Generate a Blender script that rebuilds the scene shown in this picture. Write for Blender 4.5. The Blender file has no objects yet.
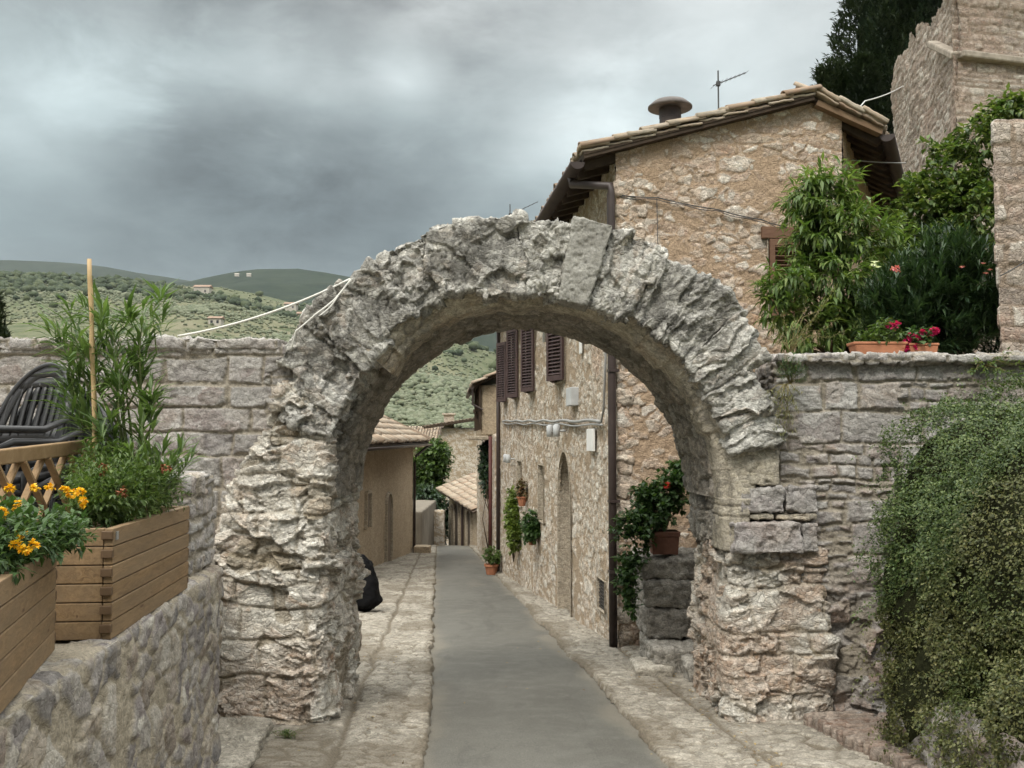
import bpy, math, numpy as np
from mathutils import Vector

S = bpy.context.scene
COL = S.collection
R = math.radians
F = 1000.0                       # focal length in pixels of the 1024 px wide frame
PITCH = math.atan(0.056)
EYE = 1.6

# ------------------------------------------------------------------ camera
cd = bpy.data.cameras.new('camera'); cam = bpy.data.objects.new('camera', cd); COL.objects.link(cam)
cd.sensor_width = 36; cd.lens = 36 * F / 1024; cd.clip_end = 30000; cd.clip_start = 0.05
cam.location = (0, 0, EYE); cam.rotation_euler = (math.pi/2 + PITCH, 0, 0)
S.camera = cam

def P(px, py, Y):
    """the point of the place seen at a pixel, at ground distance Y ahead"""
    c, s = math.cos(PITCH), math.sin(PITCH)
    x = (px-512)/F; u = (384-py)/F
    t = Y/(c-u*s)
    return np.array((x*t, Y, EYE+(s+u*c)*t))

# ------------------------------------------------------------------ world, sun, exposure
SUN_EL, SUN_AZ = 48.0, 205.0     # azimuth clockwise from +Y: behind the camera, a little to the left
W = bpy.data.worlds.new('World'); S.world = W; W.use_nodes = True
nt = W.node_tree; N = nt.nodes; Lk = nt.links; N.clear()
def wn(t, **k):
    n = N.new(t)
    for a, b in k.items(): setattr(n, a, b)
    return n
def wmath(op, a, b=None, c=None):
    n = wn('ShaderNodeMath', operation=op)
    for i, v in enumerate((a, b, c)):
        if v is None: continue
        if isinstance(v, (int, float)): n.inputs[i].default_value = v
        else: Lk.new(v, n.inputs[i])
    return n.outputs[0]
out = wn('ShaderNodeOutputWorld'); bg = wn('ShaderNodeBackground'); bg.inputs[1].default_value = 0.1
sky = wn('ShaderNodeTexSky'); sky.sky_type = 'NISHITA'; sky.sun_disc = False
sky.sun_elevation = R(SUN_EL); sky.sun_rotation = R(SUN_AZ)
tc = wn('ShaderNodeTexCoord')
def wnoise(scale, detail, stretch, off=(0, 0, 0), rough=0.5):
    mp = wn('ShaderNodeMapping'); mp.inputs['Scale'].default_value = stretch; mp.inputs['Location'].default_value = off
    Lk.new(tc.outputs['Generated'], mp.inputs[0])
    n = wn('ShaderNodeTexNoise'); n.inputs['Scale'].default_value = scale; n.inputs['Detail'].default_value = detail
    n.inputs['Roughness'].default_value = rough; n.inputs['Distortion'].default_value = 0.3
    Lk.new(mp.outputs[0], n.inputs['Vector']); return n
sep = wn('ShaderNodeSeparateXYZ'); Lk.new(tc.outputs['Generated'], sep.inputs[0])
n1 = wnoise(2.3, 5, (1, 1, 2.3), (0.3, 0.1, 0.7)); n2 = wnoise(6, 8, (1, 1, 2.2), (1.3, 0.4, 0.2), 0.6)
# cloud brightness grows from the horizon to the zenith
zz = wmath('ADD', sep.outputs[2], wmath('MULTIPLY', wmath('SUBTRACT', n1.outputs[0], 0.5), 0.30))
rp = wn('ShaderNodeValToRGB'); Lk.new(zz, rp.inputs[0])
cr = rp.color_ramp
stops = [(0.0, (.19, .215, .222)), (.08, (.165, .194, .200)), (.19, (.135, .167, .172)), (.30, (.222, .258, .260)), (.43, (.36, .382, .378)), (.60, (1.75, 1.78, 1.74)), (1.0, (2.6, 2.6, 2.5))]
while len(cr.elements) < len(stops): cr.elements.new(0.5)
for e, (p, c) in zip(cr.elements, stops): e.position = p; e.color = (*c, 1)
n3 = wnoise(15, 7, (1, 1, 2.0), (2.3, 1.4, 0.6), 0.6)
tex = wmath('ADD', -0.30, wmath('ADD', wmath('MULTIPLY', n3.outputs[0], 0.55), wmath('ADD', wmath('MULTIPLY', n1.outputs[0], 1.0), wmath('MULTIPLY', n2.outputs[0], 1.1))))
def blob(px, py, inner, outer, gain, noise=0.25):
    d = Vector(P(px, py, 1.0) - np.array((0, 0, EYE))).normalized()
    wv = wn('ShaderNodeVectorMath', operation='DOT_PRODUCT'); Lk.new(tc.outputs['Generated'], wv.inputs[0]); wv.inputs[1].default_value = d
    ang = wmath('ARCCOSINE', wmath('MINIMUM', wv.outputs['Value'], 1.0))
    ang = wmath('ADD', ang, wmath('MULTIPLY', wmath('SUBTRACT', n2.outputs[0], 0.5), noise))
    mr = wn('ShaderNodeMapRange'); mr.interpolation_type = 'SMOOTHSTEP'
    Lk.new(ang, mr.inputs[0]); mr.inputs[1].default_value = inner; mr.inputs[2].default_value = outer
    mr.inputs[3].default_value = gain; mr.inputs[4].default_value = 0
    return mr.outputs[0]
f = tex
for args in ((45, 85, .0, .13, .62, .2), (-60, 150, .02, .20, .5, .2), (110, 60, .0, .09, .6, .2), (245, 62, .0, .07, .6, .14), (190, 72, .0, .06, .5, .14), (320, 80, .0, .08, .55, .16), (640, 62, .0, .17, .22, .2), (545, 150, .0, .15, .32, .25), (405, 82, .0, .07, .75, .12), (600, 130, .0, .1, .5, .2),
             (300, 15, .0, .15, -.30, .2), (480, 20, .0, .12, -.28, .2), (230, 150, .0, .13, -.22, .2), (380, 185, .02, .16, -.2, .2), (140, 215, .0, .12, -.15, .2), (790, 40, .0, .16, .35, .2), (700, 110, .0, .15, .35, .2)):
    f = wmath('ADD', f, blob(*args))
cm = wn('ShaderNodeVectorMath', operation='SCALE'); Lk.new(rp.outputs[0], cm.inputs[0]); Lk.new(wmath('MULTIPLY', wmath('MAXIMUM', f, 0.25), 10.0), cm.inputs['Scale'])
mx = wn('ShaderNodeMix'); mx.data_type = 'RGBA'; mx.inputs[0].default_value = 0.94
Lk.new(sky.outputs[0], mx.inputs[6]); Lk.new(cm.outputs[0], mx.inputs[7])
Lk.new(mx.outputs[2], bg.inputs[0]); Lk.new(bg.outputs[0], out.inputs[0])

ld = bpy.data.lights.new('sun', 'SUN'); sun = bpy.data.objects.new('sun', ld); COL.objects.link(sun)
ld.energy = 1.5; ld.angle = R(14); ld.color = (1.0, 0.95, 0.87)
_d = Vector((math.sin(R(SUN_AZ))*math.cos(R(SUN_EL)), math.cos(R(SUN_AZ))*math.cos(R(SUN_EL)), math.sin(R(SUN_EL))))
sun.rotation_euler = _d.to_track_quat('Z', 'Y').to_euler(); sun.location = _d*60

S.view_settings.view_transform = 'Standard'; S.view_settings.look = 'None'
S.view_settings.exposure = 0.58; S.view_settings.gamma = 1.0; S.view_settings.use_curve_mapping = False
S.render.engine = 'CYCLES'
S.cycles.use_denoising = True; S.cycles.max_bounces = 6; S.cycles.diffuse_bounces = 3; S.cycles.glossy_bounces = 2
S.cycles.transmission_bounces = 3; S.cycles.use_adaptive_sampling = True; S.cycles.adaptive_threshold = 0.02
try: S.cycles.denoiser = 'OPENIMAGEDENOISE'
except Exception: pass

# ------------------------------------------------------------------ noise (numpy)
def hsh(ix, iy, iz, seed):
    with np.errstate(over='ignore'):
        h = (ix.astype(np.uint32)*np.uint32(374761393) + iy.astype(np.uint32)*np.uint32(668265263)
             + iz.astype(np.uint32)*np.uint32(2147483647) + np.uint32((seed*974634777) & 0xffffffff))
        h = (h ^ (h >> np.uint32(13)))*np.uint32(1274126177)
        h = (h ^ (h >> np.uint32(16)))*np.uint32(2246822519)
        h = h ^ (h >> np.uint32(15))
    return h.astype(np.float64)/4294967296.0
def vnoise(p, seed=0):
    f0 = np.floor(p); i = f0.astype(np.int64); f = p-f0
    w = f*f*f*(f*(f*6-15)+10)
    r = 0
    for dx in (0, 1):
        wx = w[:, 0] if dx else 1-w[:, 0]
        for dy in (0, 1):
            wy = w[:, 1] if dy else 1-w[:, 1]
            for dz in (0, 1):
                wz = w[:, 2] if dz else 1-w[:, 2]
                r = r + wx*wy*wz*hsh(i[:, 0]+dx, i[:, 1]+dy, i[:, 2]+dz, seed)
    return r*2-1
def fbm(p, octv=4, seed=0, gain=0.5, lac=2.03):
    a, r = 1.0, 0
    for o in range(octv):
        r = r + a*vnoise(p, seed+o*17); p = p*lac+3.7; a *= gain
    return r
def ridged(p, octv=4, seed=0):
    a, r = 1.0, 0
    for o in range(octv):
        r = r + a*(1-2*np.abs(vnoise(p, seed+o*13))); p = p*2.07+1.3; a *= 0.5
    return r
def sst(a, b, x):
    t = np.clip((x-a)/(b-a), 0, 1); return t*t*(3-2*t)
def voro(u, v, seed=0, jit=0.85):
    """2-D voronoi: F1, F2, three randoms of the nearest cell, offset to its centre"""
    iu = np.floor(u).astype(np.int64); iv = np.floor(v).astype(np.int64); z = np.zeros_like(iu)
    F1 = np.full(u.shape, 9.0); F2 = F1.copy(); bu = iu.copy(); bv = iv.copy(); du = np.zeros_like(u); dv = np.zeros_like(u)
    for a in (-1, 0, 1):
        for b in (-1, 0, 1):
            cu, cv = iu+a, iv+b
            x = cu+0.5+(hsh(cu, cv, z, seed)-0.5)*jit-u; y = cv+0.5+(hsh(cu, cv, z+1, seed)-0.5)*jit-v
            d = np.sqrt(x*x+y*y); n = d < F1
            F2 = np.where(n, F1, np.minimum(F2, d)); F1 = np.where(n, d, F1)
            bu = np.where(n, cu, bu); bv = np.where(n, cv, bv); du = np.where(n, -x, du); dv = np.where(n, -y, dv)
    return F1, F2, hsh(bu, bv, z+2, seed), hsh(bu, bv, z+3, seed), hsh(bu, bv, z+4, seed), du, dv
def facet(p, seed=0, tilt=1.0, jit=0.9):
    """broken-rock height: every 3-D voronoi cell is a tilted chip. returns height and cell random"""
    i = np.floor(p).astype(np.int64); n = len(p)
    F1 = np.full(n, 9.0); bc = i.copy(); bd = np.zeros((n, 3))
    for a in (-1, 0, 1):
        for b in (-1, 0, 1):
            for c in (-1, 0, 1):
                cx, cy, cz = i[:, 0]+a, i[:, 1]+b, i[:, 2]+c
                q = np.stack((cx+.5+(hsh(cx, cy, cz, seed)-.5)*jit, cy+.5+(hsh(cx, cy, cz, seed+1)-.5)*jit, cz+.5+(hsh(cx, cy, cz, seed+2)-.5)*jit), 1)
                d = p-q; dd = (d*d).sum(1); m = dd < F1
                F1 = np.where(m, dd, F1); bc[m] = np.stack((cx, cy, cz), 1)[m]; bd[m] = d[m]
    x, y, z = bc.T
    g = np.stack((hsh(x, y, z, seed+3), hsh(x, y, z, seed+4), hsh(x, y, z, seed+5)), 1)-.5
    r = hsh(x, y, z, seed+6)
    return (r-.5)+tilt*(g*bd).sum(1)*2, r
def courses(u, v, seed, hr, lr, warp=0.02, wscale=3.0):
    """irregular squared courses: distance to the nearest joint, two randoms per block"""
    p = np.stack((u*wscale, v*wscale, np.zeros_like(u)), 1)
    u = u+warp*fbm(p, 3, seed+1); v = v+warp*fbm(p, 3, seed+2)
    g = np.random.default_rng(seed)
    vb = [v.min()-hr[1]]
    while vb[-1] < v.max()+.01: vb.append(vb[-1]+g.uniform(*hr))
    vb = np.array(vb); row = np.clip(np.searchsorted(vb, v)-1, 0, len(vb)-2)
    e = np.minimum(v-vb[row], vb[row+1]-v); r1 = np.zeros_like(u); r2 = np.zeros_like(u); r3 = np.zeros_like(u)
    for k in range(len(vb)-1):
        h = vb[k+1]-vb[k]; ub = [u.min()-lr[1]*g.uniform(.2, 1)]
        while ub[-1] < u.max()+.01: ub.append(ub[-1]+g.uniform(*lr)*(0.6+0.4*h/hr[1]))
        ub = np.array(ub); rr = g.random((3, len(ub))); m = row == k
        if not m.any(): continue
        j = np.clip(np.searchsorted(ub, u[m])-1, 0, len(ub)-2)
        e[m] = np.minimum(e[m], np.minimum(u[m]-ub[j], ub[j+1]-u[m])); r1[m] = rr[0][j]; r2[m] = rr[1][j]; r3[m] = rr[2][j]
    return e, r1, r2, r3

# ------------------------------------------------------------------ objects
ORG = {}
def link(o, parent=None, org=(0, 0, 0)):
    COL.objects.link(o); org = np.array(org, float)
    if parent is not None:
        o.parent = parent; o.location = org-ORG[parent.name]
    else: o.location = org
    ORG[o.name] = org
def tag(o, label=None, cat=None, group=None, kind=None):
    if label: o['label'] = label
    if cat: o['category'] = cat
    if group: o['group'] = group
    if kind: o['kind'] = kind
    return o
def thing(name, label, cat, loc, group=None):
    o = bpy.data.objects.new(name, None); o.empty_display_size = 0.2
    link(o, None, loc); return tag(o, label, cat, group)
def mesh(name, V, faces, mat, parent=None, attr=None, smooth=True, org=None, bevel=0):
    """ONE mesh object from world-space vertices; faces is an (n,3)/(n,4) array or a list of lists"""
    V = np.asarray(V, float)
    if org is None:
        org = ORG[parent.name] if parent is not None else ((V[:, 0].min()+V[:, 0].max())/2, (V[:, 1].min()+V[:, 1].max())/2, V[:, 2].min())
    me = bpy.data.meshes.new(name); L = V-np.array(org)
    if isinstance(faces, np.ndarray):
        k = faces.shape[1]; n = len(faces)
        me.vertices.add(len(L)); me.vertices.foreach_set('co', L.astype(np.float32).ravel())
        me.loops.add(n*k); me.loops.foreach_set('vertex_index', faces.astype(np.int32).ravel())
        me.polygons.add(n); me.polygons.foreach_set('loop_start', np.arange(0, n*k, k, dtype=np.int32))
        me.polygons.foreach_set('loop_total', np.full(n, k, np.int32)) if False else None
        me.update(calc_edges=True)
    else:
        me.from_pydata(L.tolist(), [], [list(map(int, f)) for f in faces]); me.update()
    if smooth: me.polygons.foreach_set('use_smooth', np.ones(len(me.polygons), bool))
    if attr is not None:
        a = me.attributes.new('st', 'FLOAT_COLOR', 'POINT')
        A = np.ones((len(L), 4), np.float32); A[:, :attr.shape[1]] = attr
        a.data.foreach_set('color', A.ravel())
    if mat: me.materials.append(mat)
    o = bpy.data.objects.new(name, me); link(o, parent, org)
    if bevel:
        m = o.modifiers.new('bevel', 'BEVEL'); m.width = bevel; m.segments = 2; m.limit_method = 'ANGLE'
    return o
def copy_tree(o, parent=None):
    c = o.copy(); COL.objects.link(c)
    if parent is not None: c.parent = parent
    for ch in list(o.children): copy_tree(ch, c)
    return c
def gridf(nu, nv):
    i = np.arange((nu-1)*(nv-1)); a = i//(nv-1); b = i % (nv-1); k = a*nv+b
    return np.stack((k, k+nv, k+nv+1, k+1), 1)
def vnormals(V, Q):
    a, b, c = V[Q[:, 0]], V[Q[:, 1]], V[Q[:, 2]]
    n = np.cross(b-a, c-a)
    if Q.shape[1] == 4: n = n+np.cross(c-a, V[Q[:, 3]]-a)
    r = np.stack([sum(np.bincount(Q[:, k], n[:, j], len(V)) for k in range(Q.shape[1])) for j in range(3)], 1)
    return r/np.maximum(np.linalg.norm(r, axis=1, keepdims=True), 1e-12)
def lattice(nx, ny, nz):
    """surface of a box as one welded quad mesh, parameters in 0..1"""
    idx = {}; V = []; Q = []
    n = (nx, ny, nz)
    pts, quads, off = [], [], 0
    for ax in range(3):
        u, v = (ax+1) % 3, (ax+2) % 3
        for side in (0, 1):
            A, B = np.meshgrid(np.arange(n[u]+1), np.arange(n[v]+1), indexing='ij')
            p = np.zeros((A.size, 3), int); p[:, u] = A.ravel(); p[:, v] = B.ravel(); p[:, ax] = side*n[ax]
            q = gridf(n[u]+1, n[v]+1)+off
            if not side: q = q[:, ::-1]
            pts.append(p); quads.append(q); off += len(p)
    p = np.concatenate(pts); q = np.concatenate(quads)
    key = (p[:, 0]*(ny+1)+p[:, 1])*(nz+1)+p[:, 2]
    _, first, inv = np.unique(key, return_index=True, return_inverse=True)
    return p[first]/np.array(n, float), inv[q]
def rounded(c, lo, hi, r):
    """box parameters -> rounded box between lo and hi"""
    lo, hi = np.array(lo, float), np.array(hi, float); h = (hi-lo)/2; r = min(r, h.min()*.95)
    x = (c*2-1)*h; q = np.clip(x, -(h-r), h-r); d = x-q; l = np.linalg.norm(d, axis=1, keepdims=True)
    m = np.abs(d).max(axis=1, keepdims=True)
    return (lo+hi)/2+q+np.where(l > 1e-9, d/np.maximum(l, 1e-9)*np.maximum(m, 0), 0)
def solid(name, lo, hi, res, fn, mat, parent=None, r=0.04, mp=None, org=None, smooth=False):
    """rounded box (optionally bent by mp), surface displaced along its normals by fn(P,N)->(height, attr)"""
    n = [max(2, int((b-a)/q)) for a, b, q in zip(lo, hi, res if hasattr(res, '__len__') else (res,)*3)]
    c, q = lattice(*n); V = rounded(c, lo, hi, r)
    if mp: V = mp(V)
    Nn = vnormals(V, q); h, at = fn(V, Nn)
    return mesh(name, V+Nn*h[:, None], q, mat, parent, at, smooth, org)
def plan_uv(V, Nn):
    a = np.abs(Nn); k = a.argmax(1)
    u = np.where(k == 0, V[:, 1], V[:, 0]); v = np.where(k == 2, V[:, 1], V[:, 2]); return u, v
class MB:
    def __init__(s): s.v = []; s.f = []
    def add(s, V, Fc):
        o = len(s.v); s.v += [tuple(map(float, p)) for p in V]; s.f += [[i+o for i in f] for f in Fc]
    def box(s, c, size, M=None):
        h = np.array(size)/2; M = np.eye(3) if M is None else np.array(M)
        V = [np.array(c)+M @ (np.array((x, y, z))*h) for x in (-1, 1) for y in (-1, 1) for z in (-1, 1)]
        s.add(V, [(0, 1, 3, 2), (4, 6, 7, 5), (0, 4, 5, 1), (2, 3, 7, 6), (0, 2, 6, 4), (1, 5, 7, 3)])
    def beam(s, a, b, w, h, up=(0, 0, 1)):
        a, b = np.array(a, float), np.array(b, float); d = b-a; l = np.linalg.norm(d); d = d/l
        x = np.cross(d, up); x = x/np.linalg.norm(x); z = np.cross(x, d)
        s.box((a+b)/2, (w, l, h), np.stack((x, d, z), 1))
    def tube(s, path, r, n=8, cap=True):
        path = [np.array(p, float) for p in path]; r = r if hasattr(r, '__len__') else [r]*len(path); V = []
        for i, p in enumerate(path):
            d = path[min(i+1, len(path)-1)]-path[max(i-1, 0)]; d = d/max(np.linalg.norm(d), 1e-9)
            x = np.cross(d, (0, 0, 1)) if abs(d[2]) < .95 else np.cross(d, (1, 0, 0)); x /= np.linalg.norm(x); y = np.cross(d, x)
            V += [p+r[i]*(math.cos(k*2*math.pi/n)*x+math.sin(k*2*math.pi/n)*y) for k in range(n)]
        Fc = [(i*n+k, i*n+(k+1) % n, (i+1)*n+(k+1) % n, (i+1)*n+k) for i in range(len(path)-1) for k in range(n)]
        if cap: Fc += [tuple(range(n))[::-1], tuple((len(path)-1)*n+k for k in range(n))]
        s.add(V, Fc)
    def lathe(s, prof, c=(0, 0, 0), n=28):
        V = [(c[0]+r*math.cos(k*2*math.pi/n), c[1]+r*math.sin(k*2*math.pi/n), c[2]+z) for r, z in prof for k in range(n)]
        m = len(prof)
        Fc = [(i*n+k, i*n+(k+1) % n, (i+1)*n+(k+1) % n, (i+1)*n+k) for i in range(m-1) for k in range(n)]
        Fc += [tuple(range(n))[::-1], tuple((m-1)*n+k for k in range(n))]
        s.add(V, Fc)
    def prism(s, poly, ax_o, ex, ey, ez, d):
        """polygon in the (ex,ey) plane at ax_o, extruded d along ez"""
        n = len(poly); o = np.array(ax_o, float); ex, ey, ez = map(np.array, (ex, ey, ez))
        V = [o+ex*a+ey*b for a, b in poly]+[o+ex*a+ey*b+ez*d for a, b in poly]
        s.add(V, [tuple(range(n))[::-1], tuple(range(n, 2*n))]+[(k, (k+1) % n, n+(k+1) % n, n+k) for k in range(n)])
    def build(s, name, mat, parent=None, smooth=False, bevel=0, org=None):
        return mesh(name, np.array(s.v), s.f, mat, parent, None, smooth, org, bevel)

# ------------------------------------------------------------------ materials
def newmat(name, rough=0.8, spec=0.25):
    m = bpy.data.materials.new(name); m.use_nodes = True; t = m.node_tree; b = t.nodes['Principled BSDF']
    b.inputs['Roughness'].default_value = rough; b.inputs['Specular IOR Level'].default_value = spec
    return m, t, b
def nd(t, typ, **k):
    n = t.nodes.new(typ)
    for a, b in k.items(): setattr(n, a, b)
    return n
def noise(t, scale, detail=4, rough=.55, vec=None, dist=0.0):
    n = nd(t, 'ShaderNodeTexNoise'); n.inputs['Scale'].default_value = scale; n.inputs['Detail'].default_value = detail
    n.inputs['Roughness'].default_value = rough; n.inputs['Distortion'].default_value = dist
    if vec is not None: t.links.new(vec, n.inputs['Vector'])
    return n.outputs[0]
def ramp(t, fac, stops, interp='LINEAR'):
    n = nd(t, 'ShaderNodeValToRGB'); n.color_ramp.interpolation = interp
    while len(n.color_ramp.elements) < len(stops): n.color_ramp.elements.new(.5)
    for e, (p, c) in zip(n.color_ramp.elements, stops): e.position = p; e.color = (*c, 1) if len(c) == 3 else c
    t.links.new(fac, n.inputs[0]); return n.outputs[0]
def mixc(t, fac, a, b, mode='MIX'):
    n = nd(t, 'ShaderNodeMix'); n.data_type = 'RGBA'; n.blend_type = mode
    for s, v in ((0, fac), (6, a), (7, b)):
        if isinstance(v, (int, float)): n.inputs[s].default_value = v
        elif isinstance(v, tuple): n.inputs[s].default_value = (*v, 1)
        else: t.links.new(v, n.inputs[s])
    return n.outputs[2]
def mrange(t, v, a, b, c=0., d=1.):
    n = nd(t, 'ShaderNodeMapRange'); t.links.new(v, n.inputs[0])
    for i, x in enumerate((a, b, c, d)): n.inputs[i+1].default_value = x
    return n.outputs[0]
def mmath(t, op, a, b):
    n = nd(t, 'ShaderNodeMath', operation=op)
    for i, v in enumerate((a, b)):
        if isinstance(v, (int, float)): n.inputs[i].default_value = v
        else: t.links.new(v, n.inputs[i])
    return n.outputs[0]
def bump(t, b, h, strength=.5, dist=.02):
    n = nd(t, 'ShaderNodeBump'); n.inputs['Strength'].default_value = strength; n.inputs['Distance'].default_value = dist
    t.links.new(h, n.inputs['Height']); t.links.new(n.outputs[0], b.inputs['Normal'])
def objco(t, scale=None):
    c = nd(t, 'ShaderNodeTexCoord').outputs['Object']
    if scale:
        m = nd(t, 'ShaderNodeMapping'); m.inputs['Scale'].default_value = scale; t.links.new(c, m.inputs[0]); c = m.outputs[0]
    return c
def evenly(cols): return [(i/(len(cols)-1), c) for i, c in enumerate(cols)]
def stone_mat(name, cols, mortar, stain=(.10, .095, .08), stain_at=(.52, .70), stain_amt=.7, pale=(.5, .49, .46), pale_amt=.5, bumpd=.012, vscale=1.0, warm=None, chip=.42, crisp=1.0):
    """R of the 'st' attribute picks the stone's own colour, G is the mortar, B the warm (rusty) share"""
    m, t, b = newmat(name, .92, .12)
    a = nd(t, 'ShaderNodeAttribute', attribute_name='st'); sp = nd(t, 'ShaderNodeSeparateColor'); t.links.new(a.outputs['Color'], sp.inputs[0])
    co = objco(t)
    c = ramp(t, sp.outputs[0], evenly(cols))
    if warm: c = mixc(t, mmath(t, 'MULTIPLY', sp.outputs[2], .8), c, warm)
    big = noise(t, 2.2*vscale, 5, .6, co); mid = noise(t, 13*vscale, 6, .65, co, .6); fine = noise(t, 70*vscale, 4, .7, co)
    wob = nd(t, 'ShaderNodeTexNoise'); wob.inputs['Scale'].default_value = 9*vscale; wob.inputs['Detail'].default_value = 3; t.links.new(co, wob.inputs['Vector'])
    wa = nd(t, 'ShaderNodeVectorMath', operation='SCALE'); t.links.new(wob.outputs['Color'], wa.inputs[0]); wa.inputs['Scale'].default_value = .12
    wb = nd(t, 'ShaderNodeVectorMath', operation='ADD'); t.links.new(co, wb.inputs[0]); t.links.new(wa.outputs[0], wb.inputs[1])
    ms = nd(t, 'ShaderNodeMapping'); ms.inputs['Scale'].default_value = (1, 1, 1.9); t.links.new(wb.outputs[0], ms.inputs[0])
    def chips(sc, feature):
        v = nd(t, 'ShaderNodeTexVoronoi', feature=feature); v.inputs['Scale'].default_value = sc*vscale; t.links.new(ms.outputs[0], v.inputs['Vector']); return v
    ch = chips(17, 'F1'); ch2 = chips(44, 'F1'); ed = chips(17, 'DISTANCE_TO_EDGE')
    hs = nd(t, 'ShaderNodeSeparateColor'); t.links.new(ch.outputs['Color'], hs.inputs[0]); hs2 = nd(t, 'ShaderNodeSeparateColor'); t.links.new(ch2.outputs['Color'], hs2.inputs[0])
    c = mixc(t, mmath(t, 'MULTIPLY', hs.outputs[0], pale_amt*.8), c, pale)
    c = mixc(t, mrange(t, mid, .38, .72), c, mixc(t, .5, c, pale)) if pale_amt else c
    tone = mmath(t, 'ADD', mmath(t, 'MULTIPLY', hs.outputs[1], chip), mmath(t, 'ADD', mmath(t, 'MULTIPLY', hs2.outputs[1], chip*.7), 1-chip*.85))
    tcol = nd(t, 'ShaderNodeCombineColor')
    for i_ in range(3): t.links.new(tone, tcol.inputs[i_])
    c = mixc(t, 1.0, c, tcol.outputs[0], 'MULTIPLY')
    c = mixc(t, sp.outputs[1], c, mortar)
    st = mmath(t, 'ADD', mmath(t, 'MULTIPLY', big, .55), mmath(t, 'MULTIPLY', mid, .5))
    c = mixc(t, mmath(t, 'MULTIPLY', mrange(t, st, stain_at[0], stain_at[1]), stain_amt), c, stain)
    c = mixc(t, 1.0, c, ramp(t, fine, [(.3, (.62, .62, .62)), (.7, (1.28, 1.28, 1.28))]), 'MULTIPLY')
    t.links.new(c, b.inputs['Base Color'])
    hgt = mmath(t, 'ADD', mmath(t, 'MULTIPLY', mid, .9), mmath(t, 'MULTIPLY', fine, .5))
    hgt = mmath(t, 'ADD', hgt, mmath(t, 'ADD', mmath(t, 'MULTIPLY', hs.outputs[2], .8*crisp), mmath(t, 'MULTIPLY', hs2.outputs[2], .45*crisp)))
    bump(t, b, mmath(t, 'ADD', hgt, mrange(t, ed.outputs['Distance'], 0, .12, -.5*crisp, 0)), .85, bumpd)
    return m
def plain(name, col, rough=.7, spec=.3, var=.25, scale=9., bmp=.0, metal=0., stretch=None, col2=None):
    m, t, b = newmat(name, rough, spec); b.inputs['Metallic'].default_value = metal
    co = objco(t, stretch); n = noise(t, scale, 6, .6, co)
    c2 = col2 or tuple(min(1, x*(1+var)) for x in col); c1 = tuple(x*(1-var) for x in col) if not col2 else col
    t.links.new(ramp(t, n, [(.3, c1), (.7, c2)]), b.inputs['Base Color'])
    if bmp: bump(t, b, noise(t, scale*5, 5, .65, co), .6, bmp)
    return m
def leaf_mat(name, cols, rough=.45, trans=.28, patch=None):
    m, t, b = newmat(name, rough, .35)
    a = nd(t, 'ShaderNodeAttribute', attribute_name='st'); sp = nd(t, 'ShaderNodeSeparateColor'); t.links.new(a.outputs['Color'], sp.inputs[0])
    c = ramp(t, sp.outputs[0], evenly(cols))
    if patch: c = mixc(t, sp.outputs[1], c, ramp(t, sp.outputs[0], evenly(patch)))
    t.links.new(c, b.inputs['Base Color'])
    tr = nd(t, 'ShaderNodeBsdfTranslucent'); t.links.new(mixc(t, 1.0, c, (1.3, 1.45, .7), 'MULTIPLY'), tr.inputs[0])
    mx = nd(t, 'ShaderNodeMixShader'); mx.inputs[0].default_value = trans
    t.links.new(b.outputs[0], mx.inputs[1]); t.links.new(tr.outputs[0], mx.inputs[2])
    t.links.new(mx.outputs[0], t.nodes['Material Output'].inputs[0]); return m
def wood_mat(name, c1, c2, axis_stretch, rough=.7):
    m, t, b = newmat(name, rough, .2); co = objco(t, axis_stretch)
    n = noise(t, 6, 6, .65, co, 1.2); k = noise(t, 2.3, 3, .5, objco(t))
    c = ramp(t, n, [(.28, c1), (.5, tuple((x+y)/2 for x, y in zip(c1, c2))), (.72, c2)])
    c = mixc(t, mrange(t, k, .35, .7), c, mixc(t, .4, c, tuple(x*.8 for x in c1)))
    t.links.new(c, b.inputs['Base Color']); bump(t, b, n, .35, .004); return m

def nrm(a): return a/np.maximum(np.linalg.norm(a, axis=-1, keepdims=True), 1e-9)
def leafgeo(base, d, L, Wd, up=None, fold=.3, droop=.18):
    n = len(base); d = nrm(d)
    up = np.tile((0., 0., 1.), (n, 1)) if up is None else up
    s = np.cross(d, up); bad = np.linalg.norm(s, axis=1) < .05; s[bad] = np.cross(d[bad], (1., .3, 0)); s = nrm(s); u = np.cross(s, d)
    L = L[:, None]; Wd = Wd[:, None]
    mid = base+d*L*.48
    V = np.stack((base, mid+s*Wd*.5+u*Wd*fold*.5, mid-u*Wd*fold*.3, mid-s*Wd*.5+u*Wd*fold*.5, base+d*L-u*L*droop), 1).reshape(-1, 3)
    k = np.arange(n)[:, None]*5
    T = np.concatenate((k+np.array([0, 2, 1]), k+np.array([0, 3, 2]), k+np.array([1, 2, 4]), k+np.array([2, 3, 4])), 0)
    return V, T
def leaf_obj(name, base, d, L, Wd, mat, parent, g, fold=.3, droop=.18, G=None, up=None, bias=None):
    V, T = leafgeo(base, d, L, Wd, up, fold, droop)
    r = g.random(len(base)) if bias is None else np.clip(bias+g.normal(0, .16, len(base)), 0, 1)
    A = np.zeros((len(base), 3)); A[:, 0] = r
    if G is not None: A[:, 1] = G
    return mesh(name, V, T, mat, parent, np.repeat(A, 5, 0), smooth=False)
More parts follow.
